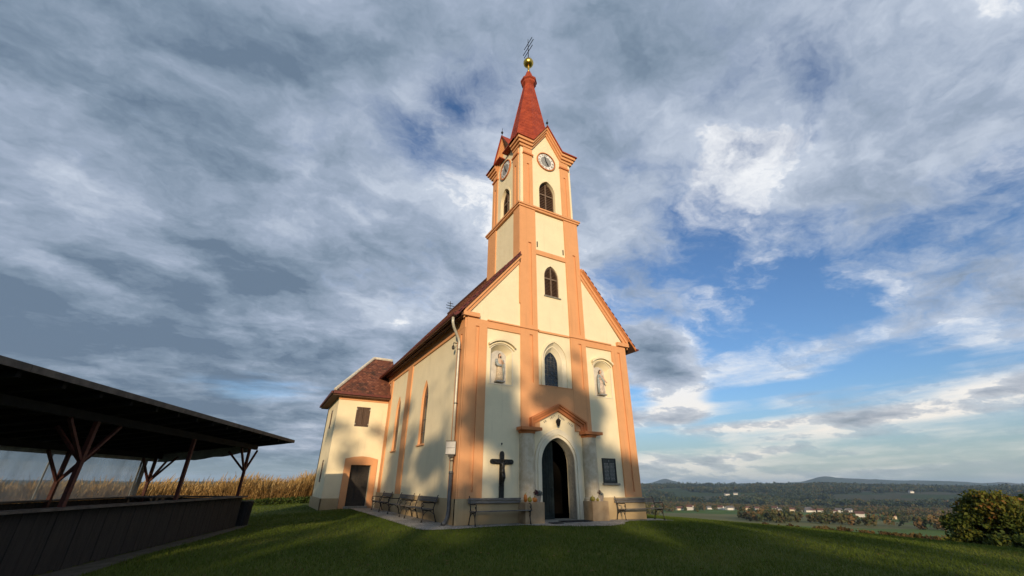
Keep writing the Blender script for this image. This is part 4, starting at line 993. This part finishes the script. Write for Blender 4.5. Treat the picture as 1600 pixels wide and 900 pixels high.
# roof boards and fascia
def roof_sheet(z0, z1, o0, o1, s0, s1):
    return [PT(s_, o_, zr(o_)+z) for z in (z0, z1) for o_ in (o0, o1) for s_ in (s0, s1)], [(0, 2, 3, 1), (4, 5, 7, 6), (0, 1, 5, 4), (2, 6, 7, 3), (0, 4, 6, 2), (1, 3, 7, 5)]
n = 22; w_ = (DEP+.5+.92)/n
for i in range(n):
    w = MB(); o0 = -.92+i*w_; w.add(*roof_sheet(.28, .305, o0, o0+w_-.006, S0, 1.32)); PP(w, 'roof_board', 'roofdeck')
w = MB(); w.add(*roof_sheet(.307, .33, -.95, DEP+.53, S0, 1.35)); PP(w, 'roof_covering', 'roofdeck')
ss = [S0, -11.2, -7.0, -2.9, 1.36]
for a, c in zip(ss[:-1], ss[1:]):
    w = MB(); w.box(a+.004, c-.004, -.98, -.952, zr(-.95)+.235, zr(-.95)+.345, PT); PP(w, 'fascia', 'greywood')
w = MB(); w.add(*roof_sheet(.24, .345, -.95, DEP+.5, 1.353, 1.378)); PP(w, 'fascia', 'greywood')
w = MB(); w.box(S0, -.05, DEP+.02, DEP+.05, 1.86, 2.06, PT); PP(w, 'rear_fascia', 'tarp_frame')
# grey canvas pelmet across the open end
w = MB(); n = 10; vs = []
for i in range(n+1):
    o_ = DEP-.05-i*(DEP-.2)/n; zb_ = zr(o_)-.10-.025*math.sin(i*1.9)-.07*(1-abs(2*i/n-1))
    vs += [PT(.03, o_, zr(o_)+.16), PT(.03, o_, zb_), PT(.05, o_, zr(o_)+.16), PT(.05, o_, zb_)]
w.add(vs, [q for i in range(n) for q in ((4*i, 4*i+1, 4*i+5, 4*i+4), (4*i+2, 4*i+6, 4*i+7, 4*i+3), (4*i+1, 4*i+3, 4*i+7, 4*i+5))]); PP(w, 'canvas_pelmet', 'canvas')
# clear film along the back
film = bpy.data.materials.new('milky_clear_film'); film.use_nodes = True; nt = film.node_tree; b = NB(nt); nt.nodes.remove(nt.nodes['Principled BSDF'])
tr = b.n('ShaderNodeBsdfTransparent'); tr.inputs[0].default_value = (.80, .82, .83, 1)
gl = b.n('ShaderNodeBsdfPrincipled'); gl.inputs['Base Color'].default_value = (.42, .45, .46, 1); gl.inputs['Roughness'].default_value = .35
tl = b.n('ShaderNodeBsdfTranslucent'); tl.inputs[0].default_value = (.45, .48, .5, 1)
pos = b.n('ShaderNodeNewGeometry').outputs['Position']
bn = b.n('ShaderNodeBump'); bn.inputs['Strength'].default_value = .3; b.put(bn.inputs['Height'], b.noise(b.vm('MULTIPLY', pos, (1, 1, .3)), 3, 4, .6)); nt.links.new(bn.outputs[0], gl.inputs['Normal'])
m1 = b.n('ShaderNodeMixShader'); m1.inputs[0].default_value = .4; nt.links.new(gl.outputs[0], m1.inputs[1]); nt.links.new(tl.outputs[0], m1.inputs[2])
m2 = b.n('ShaderNodeMixShader'); b.put(m2.inputs[0], b.mapr(b.noise(b.vm('MULTIPLY', pos, (1.2, 1.2, .4)), 1.5, 5, .6),   .3, .75, .34, .62)); nt.links.new(tr.outputs[0], m2.inputs[1]); nt.links.new(m1.outputs[0], m2.inputs[2])
nt.links.new(m2.outputs[0], nt.nodes['Material Output'].inputs[0]); MT['film'] = film
ss = [-14.9, -11.0, -7.6, -4.35, -.55]
for a, c in zip(ss[:-1], ss[1:]):
    w = MB(); n = 24; vs = []
    for j in range(2):
        for i in range(n+1): vs.append(PT(a+(c-a)*i/n, DEP+.06+.012*math.sin(i*1.3+j), .73+j*1.2))
    w.add(vs, [(i, i+1, n+2+i, n+1+i) for i in range(n)]); fs_ = PP(w, 'film_sheet', 'film', smooth=True, fixn=False)
    w = MB(); w.bar(PT(c-.06, DEP+.08, .73), PT(c-.06, DEP+.08, 1.92), .10 if c > -1 else .05, .012, PN); w.build('film_edge', MT['canvas'], fs_)
w = MB(); w.bar(PT(-.42, DEP+.07, .74), PT(-.42, DEP+.07, 1.95), .22, .02, PN); PP(w, 'folded_film', 'canvas')
# slatted bin fixed to the end
bn_ = empty('slatted_bin', PT(.45, -.02, -.28), 'small bin with vertical ribs hanging at the shelter end', 'bin')
w = MB()
cx_, cy_, _ = PT(.45, -.02, 0)
w.lathe([(.20, -.26), (.225, .50), (.20, .50), (.18, -.22)], (cx_, cy_, 0), 20); w.build('liner', MT['iron'], bn_)
for k in range(18):
    a = 2*math.pi*k/18; w = MB(); w.bar((cx_+.215*math.cos(a), cy_+.215*math.sin(a), -.28), (cx_+.245*math.cos(a), cy_+.245*math.sin(a), .53), .05, .014, (math.cos(a), math.sin(a), 0)); w.build('slat', MT['darkwood'], bn_)
w = MB(); w.lathe([(.255, .52), (.265, .54), (.24, .555), (.21, .54)], (cx_, cy_, 0), 20); w.build('rim', MT['greywood'], bn_)
w = MB(); w.bar((cx_, cy_, .30), PT(.0, .1, .30), .05, .05); w.build('bracket', MT['iron'], bn_)
draped('concrete_strip', [PT(S0, -.03, 0)[:2], PT(-.2, -.03, 0)[:2], PT(.75, -.05, 0)[:2], PT(.6, -.28, 0)[:2], PT(-.6, -.50, 0)[:2], PT(-3, -.62, 0)[:2], PT(-6, -.60, 0)[:2], PT(-8.5, -.95, 0)[:2], PT(S0, -1.1, 0)[:2]], MT['concrete'], .012, step=.7)

# ---------------------------------------------------------------- trees
def quad_cloud(pts, size, rs, tint, axis=None):
    """leaf-sized quads at pts (N,3): numpy arrays of vertices, faces and tint"""
    n = len(pts); a = rs.normal(size=(n, 3)); a /= np.linalg.norm(a, axis=1)[:, None]; q = rs.normal(size=(n, 3)); c = np.cross(a, q); c /= np.linalg.norm(c, axis=1)[:, None]
    s_ = (size*rs.uniform(.6, 1.35, n))[:, None]
    V = np.stack([pts-a*s_, pts-c*s_*.6, pts+a*s_, pts+c*s_*.6], 1).reshape(-1, 3)
    return V, np.repeat(tint, 4)
def mesh_np(name, V, nq, mat, tint, parent=None, kind=None, loc=None):
    me = bpy.data.meshes.new(name); me.vertices.add(len(V)); me.vertices.foreach_set('co', V.astype(np.float32).ravel())
    me.loops.add(nq*4); me.loops.foreach_set('vertex_index', np.arange(nq*4, dtype=np.int32)); me.polygons.add(nq); me.polygons.foreach_set('loop_start', np.arange(nq, dtype=np.int32)*4)
    me.update(calc_edges=True); me.materials.append(mat)
    at = me.attributes.new('tint', 'FLOAT', 'POINT'); at.data.foreach_set('value', np.clip(tint, 0, 1).astype(np.float32))
    o = bpy.data.objects.new(name, me); COL.objects.link(o)
    if parent: o.parent = parent
    if kind: o['kind'] = kind
    return o
def crown_pts(rs, n, blobs, shell=.55):
    """points through a crown made of lumps (x,y,z,rx,ry,rz,weight)"""
    B = np.array(blobs); w = B[:, 6]*B[:, 3]*B[:, 4]; w = w/w.sum(); k = rs.choice(len(B), n, p=w)
    d = rs.normal(size=(n, 3)); d /= np.linalg.norm(d, axis=1)[:, None]; r = rs.uniform(shell**3, 1, n)**(1/3)
    r *= 1+.24*np.sin(d[:, 0]*7+k)*np.cos(d[:, 2]*6+k*2)+.06*rs.normal(size=n)
    return B[k, :3]+d*r[:, None]*B[k, 3:6], k
def tree(name, x, y, h, rw, label, cat, mat, n, leaf, seed, base=.25, group=None, sparse=None, tint0=.45, lumps=16, top_tint=.2, dome=False):
    rs = np.random.default_rng(seed); z0 = g1(x, y)
    o = empty(name, (x, y, z0), label, cat, group)
    bl = []
    for i in range(lumps):
        t = rs.uniform(0, 1); ang = rs.uniform(0, 6.283); zz = h*(base+(1-base)*(.10+.78*t)); rr = rw*(math.sqrt(max(.05, 1-((t-.42)/.68)**2))*rs.uniform(.35, .72) if not dome else math.sqrt(max(.03, 1-(t*.98)**2))*rs.uniform(.25, .88))
        q = rs.uniform(.26, .44)*rw*(.62 if dome else 1); bl.append((rr*math.cos(ang), rr*math.sin(ang), zz, q, q, q*.8, 1))
    bl.append((0, 0, h*(base+(1-base)*.5), rw*.55, rw*.55, h*(1-base)*.42, .5))
    pts, k = crown_pts(rs, n, bl)
    if sparse:   # a thinner upper crown of loose sprays
        b2 = [(rs.uniform(-.6, .6)*rw, rs.uniform(-.6, .6)*rw, rs.uniform(h*.9, sparse), .65, .65, .5, 1) for _ in range(16)]
        p2, k2 = crown_pts(rs, n//9, b2, .1); pts = np.vstack([pts, p2]); k = np.concatenate([k, k2+50])
    t = tint0+.13*rs.normal(size=len(pts))+.16*np.sin(k*2.4)+top_tint*(pts[:, 2]/h-.6)
    V, tv = quad_cloud(pts, leaf, rs, t)
    mesh_np('crown', V, len(pts), mat, tv, o, kind='stuff')
    w = MB(); tr_ = max(.06, h*.022); w.tube([(0, 0, -.3), (0, 0, h*.2), (rs.uniform(-.2, .2), rs.uniform(-.2, .2), h*.55), (0, 0, h*.85)], [tr_*1.3, tr_, tr_*.7, tr_*.25], 8); 
    w.build('trunk', MT['bark'], o, local=True, smooth=True)
    w = MB()
    for i in range(0, lumps, 2):
        bx, by, bz = bl[i][:3]; w.tube([(0, 0, bz*.55), (bx*.5, by*.5, bz*.82), (bx, by, bz)], [tr_*.5, tr_*.32, tr_*.1], 5)
    w.build('limb', MT['bark'], o, local=True, smooth=True)
    return o
# trees on the right-hand slope
def polar(az, R_): return -5.95+R_*math.sin(rad(az)), -14.55+R_*math.cos(rad(az))
x, y = polar(74.9, 50); zt = 1.2-.25*50/57-g1(x, y); tree('maple_tree', x, y, zt, 3.9, 'rounded maple turning yellow and red at its crown, beside the lawn', 'tree', MT['leaf_autumn'], 30000, .125, 3, base=.03, tint0=.47, lumps=54, top_tint=.62, dome=True)
x, y = polar(76.8, 43); tree('leafy_bush', x, y, 2.6, 2.0, 'low bright green bush at the foot of the yellowing maple', 'bush', MT['leaf_green'], 6000, .13, 5, base=.02, tint0=.75, lumps=26, dome=True)
x, y = polar(79.2, 60); tree('walnut_tree', x, y, 1.9-g1(x, y), 4.2, 'dark green tree with spreading limbs behind the yellowing maple', 'tree', MT['leaf_autumn'], 12000, .19, 9, base=.2, tint0=.32, lumps=34, dome=True)
# the row of trees behind the viewer that shades the lawn and the lower walls
Ld = Vector((math.sin(SUN_A), math.cos(SUN_A), 0)); Lp = Vector((math.cos(SUN_A), -math.sin(SUN_A), 0))
TE = math.tan(SUN_EL)
SHADE = [(-38, 10.4, 4.4, None), (-32, 10.8, 4.2, None), (-27, 11.0, 4.2, None), (-22, 10.2, 3.9, None), (-17.5, 10.4, 3.8, None), (-13, 11.8, 3.7, None), (-8.6, 13.2, 3.3, 17.2), (-4.4, 13.4, 3.0, 17.6), (-.8, 16.4, 2.8, None), (1.8, 18.2, 2.8, None), (4.5, 18.6, 2.7, None), (7.9, 14.0, 2.7, None), (12.5, 11.4, 3.6, None), (17, 11.4, 3.8, None), (22, 11.4, 4.0, None), (27.5, 11.2, 4.2, None), (33, 11.0, 4.2, None)]
TALL = 60
for i, (u, h, rw, sp) in enumerate(SHADE):
    v = Lp*u-Ld*(TALL+(i % 3)*.8); zg = g1(v.x, v.y); hh = h-zg+ (TALL-45)*TE
    tree('lime_tree', v.x, v.y, hh, rw, 'tall lime tree in the row across the lawn facing the church', 'tree', MT['leaf_green'], 3500 if -2 < u < 9 else 3700, .27, 40+i, base=.05, lumps=26 if u > 1 or u < -10 else 15, group='row of lime trees facing the church', sparse=(sp-zg) if sp else None)

def shade_screen():  # leaf screen added behind the viewer to keep low sun off the lawn
    rs = np.random.default_rng(91); n = 44000; u = rs.uniform(-42, 38, n); dd = rs.normal(0, .75, n); top = 7.2+.5*np.sin(u*.9)+.4*np.sin(u*2.3+1); top = top+1.7*sstep(1., -3., u)-1.2*sstep(-13, -17, u); zz = top*np.sqrt(rs.uniform(0, 1, n))
    x = Lp.x*u-Ld.x*(42.0+dd); y = Lp.y*u-Ld.y*(42.0+dd); p = np.stack([x, y, ground(x, y)+zz], 1)
    V, t = quad_cloud(p, .26, rs, .4+.15*rs.normal(size=n)); o = mesh_np('shade_screen', V, n, MT['leaf_green'], t, kind='stuff'); tag(o, 'unseen leaf screen added to shade the lawn, in front of the lime trees', 'shade screen')
shade_screen()

# ---------------------------------------------------------------- reeds, lawn blades
def reed_field():
    rs = np.random.default_rng(12); n = 26000
    x = rs.uniform(-48, 9, n); y = 27.5+np.abs(rs.normal(0, 1, n))*5.5+1.2*np.sin(x*.35)+(x+10)*-.12
    y = y+np.where(x < -12, (x+12)*.55, 0)
    z = ground(x, y); h = (rs.normal(1.62, .27, n)+1.1*(fbm(x*.45, y*.45, 3, 8)-.45))*(1-.10*sstep(-2, 8, x)); lean = rs.normal(0, .16, (n, 2))+np.array([.10, -.03])
    Q = []; T = []
    base = np.stack([x, y, z], 1); tint = rs.uniform(0, .75, n)
    def ribbon(p0, p1, w0, w1, t):
        d = p1-p0; ang = rs.uniform(0, 3.14, len(p0)); s_ = np.stack([np.cos(ang), np.sin(ang), 0*ang], 1)
        Q.append(np.stack([p0-s_*w0, p0+s_*w0, p1+s_*w1, p1-s_*w1], 1).reshape(-1, 3)); T.append(np.repeat(t, 4))
    lv = lambda f: base+np.stack([lean[:, 0]*h*f*f, lean[:, 1]*h*f*f, h*f], 1)
    ribbon(lv(0), lv(.5), .018, .016, tint*.7); ribbon(lv(.5), lv(.88), .016, .010, tint)
    ribbon(lv(.84), lv(1.04), .035, .008, tint+.25)
    for f in (.3, .45, .6, .72):
        p = lv(f); dr = rs.normal(0, .32, (n, 2)); q = p+np.stack([dr[:, 0], dr[:, 1], rs.uniform(.05, .45, n)], 1); ribbon(p, q, .022, .004, tint+rs.uniform(-.2, .2, n))
    V = np.vstack(Q); o = mesh_np('reed_field', V, len(V)//4, MT['reed'], np.concatenate(T), kind='stuff')
    tag(o, 'strip of tall dry golden reeds beyond the shelter', 'reeds')
    # green weeds along its foot
    n = 9000; x = rs.uniform(-30, 8, n); y = 26.6+rs.normal(0, .35, n)+1.2*np.sin(x*.35)+(x+10)*-.12; y = y+np.where(x < -12, (x+12)*.55, 0)
    p = np.stack([x, y, ground(x, y)+rs.uniform(.02, .45, n)], 1); V, t = quad_cloud(p, .10, rs, rs.uniform(.2, .9, n))
    tag(mesh_np('weeds', V, n, MT['leaf_green'], t, kind='stuff'), 'low green weeds along the foot of the reeds', 'weeds')
reed_field()
def lawn():
    rs = np.random.default_rng(31); n = 330000
    r = 3.0+22*rs.uniform(0, 1, n)**1.25; a = np.radians(rs.uniform(-34, 92, n)); x = -5.95+r*np.sin(a); y = -14.55+r*np.cos(a)
    n2 = 90000; r2 = rs.uniform(22, 48, n2); a2 = np.radians(rs.uniform(-14, 92, n2)); r = np.concatenate([r, r2]); x = np.concatenate([x, -5.95+r2*np.sin(a2)]); y = np.concatenate([y, -14.55+r2*np.cos(a2)]); n += n2
    # not on the paths or under the walls
    s_ = (x-P0.x)*PU.x+(y-P0.y)*PU.y; of = (x-P0.x)*PN.x+(y-P0.y)*PN.y
    lim = np.interp(s_, [-15, -8.5, -6, -3, -.6, .6, .9], [-1.1, -.95, -.6, -.62, -.5, -.28, 3])
    ok = ~((of > lim+rs.normal(0, .05, n)) & (s_ < .75))
    edge = np.interp(x, [-1.5, -1.25, -.6, 1.2, 2.2, 2.9, 3.7, 4.7, 5.6, 6.3, 7.0, 9.6], [-.6, -1.05, -1.1, -.85, -.85, -1.5, -2.05, -2.3, -2.0, -1.3, -.85, -.85])+rs.normal(0, .05, n)
    ok &= ~((x > -1.47+rs.normal(0, .04, n)) & (x < 9.62) & (y > edge))
    ok &= ~((x > -3.0) & (x < 9.) & (y > 11.7))
    x = x[ok]; y = y[ok]; n = len(x); z = ground(x, y)-.005
    sc = np.clip(.6+r[ok]/11, .8, 3.6); ln = rs.uniform(.022, .05, n)*np.clip(sc, .8, 1.5)*(.75+.6*fbm(x*.8, y*.8, 3, 77)); w_ = .0042*sc
    a = rs.uniform(0, 6.283, n); sx = np.cos(a)*w_; sy = np.sin(a)*w_; lx = rs.normal(0, .5, n)*ln; ly = rs.normal(0, .5, n)*ln
    V = np.stack([np.stack([x-sx, y-sy, z], 1), np.stack([x+sx, y+sy, z], 1), np.stack([x+lx+sx*.2, y+ly+sy*.2, z+ln], 1), np.stack([x+lx-sx*.2, y+ly-sy*.2, z+ln], 1)], 1).reshape(-1, 3)
    t = np.clip(.75*fbm(x*.5, y*.5, 4, 3)+.25*rs.uniform(0, 1, n)+.08*rs.normal(size=n), 0, 1)
    tag(mesh_np('grass', V, n, MT['grass'], np.repeat(t, 4), kind='stuff'), 'short mown lawn around the church', 'grass')
lawn()

def fallen_leaves():
    rs = np.random.default_rng(64); n = 1500; r = 4+20*rs.uniform(0, 1, n); a = np.radians(rs.uniform(-20, 85, n)); x = -5.95+r*np.sin(a); y = -14.55+r*np.cos(a)
    k = (fbm(x*.3, y*.3, 3, 15) > .42) & (y < -.3) & ~(((x-P0.x)*PN.x+(y-P0.y)*PN.y) > -.1); x = x[k]; y = y[k]; n = len(x)
    V, t = quad_cloud(np.zeros((n, 3)), .035, rs, rs.uniform(.2, 1, n)); V = V.reshape(n, 4, 3); V[:, :, 2] *= .3
    V = (V+np.stack([x, y, ground(x, y)+.045], 1)[:, None]).reshape(-1, 3)
    tag(mesh_np('fallen_leaves', V, n, MT['leaf_brown'], t, kind='stuff'), 'brown fallen leaves scattered over the lawn', 'leaves')
fallen_leaves()

# ---------------------------------------------------------------- valley: shrubs, woods, houses
rs = np.random.default_rng(77)
i = 0
for az in np.arange(57.5, 73.5, .62):      # shrubs on the slope just below the lawn
    R_ = rs.uniform(85, 120); x, y = polar(az+rs.uniform(-.2, .2), R_); top = 1.2-math.tan(rad(3.55+rs.uniform(-.12, .16)+.25*(az > 66)))*R_-g1(x, y)
    i += 1
    if top < 1.5: continue
    tree('autumn_shrub', x, y, top, rs.uniform(1.5, 2.2), 'russet autumn shrub on the slope just below the lawn edge', 'shrub', MT['leaf_brown'], 1300, .24, 200+i, base=.05, group='russet shrubs below the lawn edge', tint0=.35+.35*rs.uniform(), lumps=9)
def woods(name, az0, az1, r0_, r1_, n, size, mat, label, mask, seed, q=46, tint=.35):
    rs = np.random.default_rng(seed); az = rs.uniform(az0, az1, n); R_ = np.sqrt(rs.uniform(r0_**2, r1_**2, n)); x = -5.95+R_*np.sin(np.radians(az)); y = -14.55+R_*np.cos(np.radians(az))
    k = mask(x, y, R_, az); x = x[k]; y = y[k]; n = len(x)
    if n == 0: return
    h = size*rs.uniform(.7, 1.25, n); z = ground(x, y)
    d = rs.normal(size=(n, q, 3)); d /= np.linalg.norm(d, axis=2)[..., None]; d *= rs.uniform(.75, 1, (n, q, 1))
    pts = np.stack([x, y, z+h*.55], 1)[:, None]+d*np.stack([h*.42, h*.42, h*.5], 1)[:, None]
    kind_t = tint+.22*rs.normal(size=n)+.5*(fbm(x/140, y/140, 3, 9)-.45)
    t = np.repeat(kind_t, q)+.08*rs.normal(size=n*q)
    V, tv = quad_cloud(pts.reshape(-1, 3), size*(.17 if q > 40 else .24), rs, t)
    tag(mesh_np(name, V, n*q, mat, tv, kind='stuff'), label, 'wood')
HM = [mk('house_white_render', (.62, .59, .53), .9, .05, .3), mk('house_cream_render', (.66, .56, .40), .9, .05, .3), mk('house_red_roof', (.15, .068, .05), .9, .2, .3), mk('house_grey_roof', (.13, .12, .12), .9, .2, .3), mk('house_window', (.03, .03, .035), .3)]
def house(az, el, R_, wd, ln, hh, rz_, wall, roof, label):
    x, y = polar(az, R_); z = g1(x, y)
    o = empty('house', (x, y, z), label, 'house', 'houses of the village in the valley', rz_)
    kw = dict(parent=o, local=True)
    w = MB(); w.plate([(-wd/2, -3), (wd/2, -3), (wd/2, hh), (0, hh+wd*.36), (-wd/2, hh)], [], lambda u, d, z_: (u, d, z_), -ln/2, ln/2); w.build('wall', HM[wall], **kw)
    w = MB(); t = .3
    for sg in (-1, 1): w.plate([(sg*(wd/2+.5), hh-.36), (0, hh+wd*.36+.02), (0, hh+wd*.36+t), (sg*(wd/2+.6), hh-.3+t*.5)], [], lambda u, d, z_: (u, d, z_), -ln/2-.5, ln/2+.5)
    w.build('roof', HM[roof], **kw)
    for sy in (-1, 1):
        for u in (-wd*.25, wd*.25):
            for zz in ((1.2, 3.9) if hh > 4.5 else (1.2,)):
                w = MB(); w.box(u-.6, u+.6, sy*(ln/2+.03)-.02, sy*(ln/2+.03)+.02, zz, zz+1.4); w.build('window', HM[4], **kw)
LAB = ['white gabled house with {r} roof, {p}', 'cream gabled house with {r} roof, {p}']
vill = [ # azimuth, range, width, length, wall height, turn, wall, roof, place
 (45.9, 980, 10, 14, 5, .4, 0, 2, 'alone behind the bench end'), (49.0, 930, 10, 16, 4, 1.2, 1, 2, 'at the upper edge of the green meadow'), (50.2, 900, 11, 14, 7, .3, 0, 2, 'tallest of the meadow row'), (52.2, 980, 9, 12, 4, 1.0, 0, 3, 'low among trees past the meadow row'),
 (53.4, 960, 10, 14, 5, .2, 0, 2, 'beside the long grey-roofed house'), (54.3, 930, 10, 20, 5, 1.3, 0, 3, 'longest in its cluster past the meadow'), (56.1, 1000, 9, 12, 5, .5, 1, 2, 'half hidden in the russet trees'), (57.0, 1010, 9, 12, 4, 1.0, 0, 2, 'half hidden in the russet trees'),
 (58.7, 1050, 11, 13, 6, .2, 0, 2, 'paired with a smaller house by the field'), (59.1, 1030, 8, 10, 4, .9, 0, 3, 'smaller of the pair by the field'), (60.3, 1040, 9, 12, 5, .4, 1, 2, 'alone at the foot of the field'),
 (61.3, 1180, 10, 14, 5, .2, 0, 2, 'above the barn row in mid valley'), (61.7, 1230, 12, 18, 6, 1.2, 0, 3, 'uphill of the barn row'), (62.1, 1160, 9, 12, 5, .5, 0, 2, 'by the barn row'), (61.6, 1010, 9, 13, 4, 1.1, 0, 3, 'downhill of the barn row'), (62.7, 1000, 9, 12, 5, .6, 0, 2, 'next to the dark orchard'),
 (64.3, 1230, 12, 15, 7, .3, 0, 3, 'taller of twin blocks at the forest edge'), (65.1, 1240, 12, 20, 6, 1.25, 0, 3, 'longer of twin blocks at the forest edge'), (64.0, 1160, 8, 10, 4, .3, 0, 2, 'just below the twin blocks'),
 (65.9, 900, 11, 14, 6, .3, 0, 2, 'largest near the russet shrubs'), (68.2, 900, 10, 15, 5, 1.1, 1, 2, 'at the end of the long low shed'), (73.0, 870, 8, 11, 8, .5, 0, 2, 'tall and narrow beside the maple'), (72.3, 880, 9, 13, 4, 1.1, 1, 2, 'low beside the tall narrow house'),
 (54.3, 2300, 14, 30, 6, 1.3, 0, 3, 'long and low, high on the forest slope'), (55.2, 2320, 14, 22, 7, .4, 0, 3, 'shorter one beside the long house on the forest slope'), (70.3, 2600, 14, 22, 7, 1.1, 0, 3, 'in a clearing above the maple'), (66.4, 2900, 16, 22, 7, 1.1, 0, 3, 'farthest up, near the ridge')]
def clear_of_houses(az, R_):
    ok = np.ones(len(az), bool)
    for h_ in vill: ok &= ~((np.abs(az-h_[0]) < .42*1000/h_[1]) & (R_ > h_[1]-170) & (R_ < h_[1]+12))
    return ok
woods('valley_trees', 40, 82, 330, 1750, 8000, 6.8, MT['forest'], 'autumn trees and hedges scattered through the valley', lambda x, y, R_, az: (fbm(x/130, y/130, 3, 41) > np.interp(R_+260*(fbm(x/90, y/90, 2, 4)-.45), [450, 800, 1100, 1400], [.53, .48, .40, .36])) & ~((R_ < 700) & (az > 46.5) & (az < 55)) & clear_of_houses(az, R_), 5, 44, .70)
woods('hillside_forest', 40, 82, 1600, 3300, 15000, 15, MT['forest'], 'dark forest covering the hills across the valley', lambda x, y, R_, az: (fbm(x/260, y/260, 3, 55) > .40), 6, 20, .34)
woods('hillside_forest', 40, 82, 3300, 5600, 4200, 22, MT['forest'], 'hazy forest on the farther ridge behind the dark hills', lambda x, y, R_, az: R_ > 0, 8, 14, .25)
for az, R_, wd, ln, hh, tz, wl, rf, place in vill:
    house(az, 0, R_, wd*.74, ln*.74, hh*.8, tz, wl, rf, LAB[wl].format(r=('red', 'grey')[rf-2], p=place))

# ---------------------------------------------------------------- haze
hb = MB(); hb.box(-15000, 15000, -15000, 15000, -130, 150)
hm = bpy.data.materials.new('pale_haze'); hm.use_nodes = True; nt = hm.node_tree; nt.nodes.remove(nt.nodes['Principled BSDF'])
pv = nt.nodes.new('ShaderNodeVolumePrincipled'); pv.inputs['Color'].default_value = (.50, .70, 1, 1); pv.inputs['Density'].default_value = 6.0e-5; pv.inputs['Anisotropy'].default_value = 0.
nt.links.new(pv.outputs[0], nt.nodes['Material Output'].inputs['Volume'])
hz = hb.build('haze', hm, kind='stuff', label='thin pale haze lying over the far valley', cat='haze')
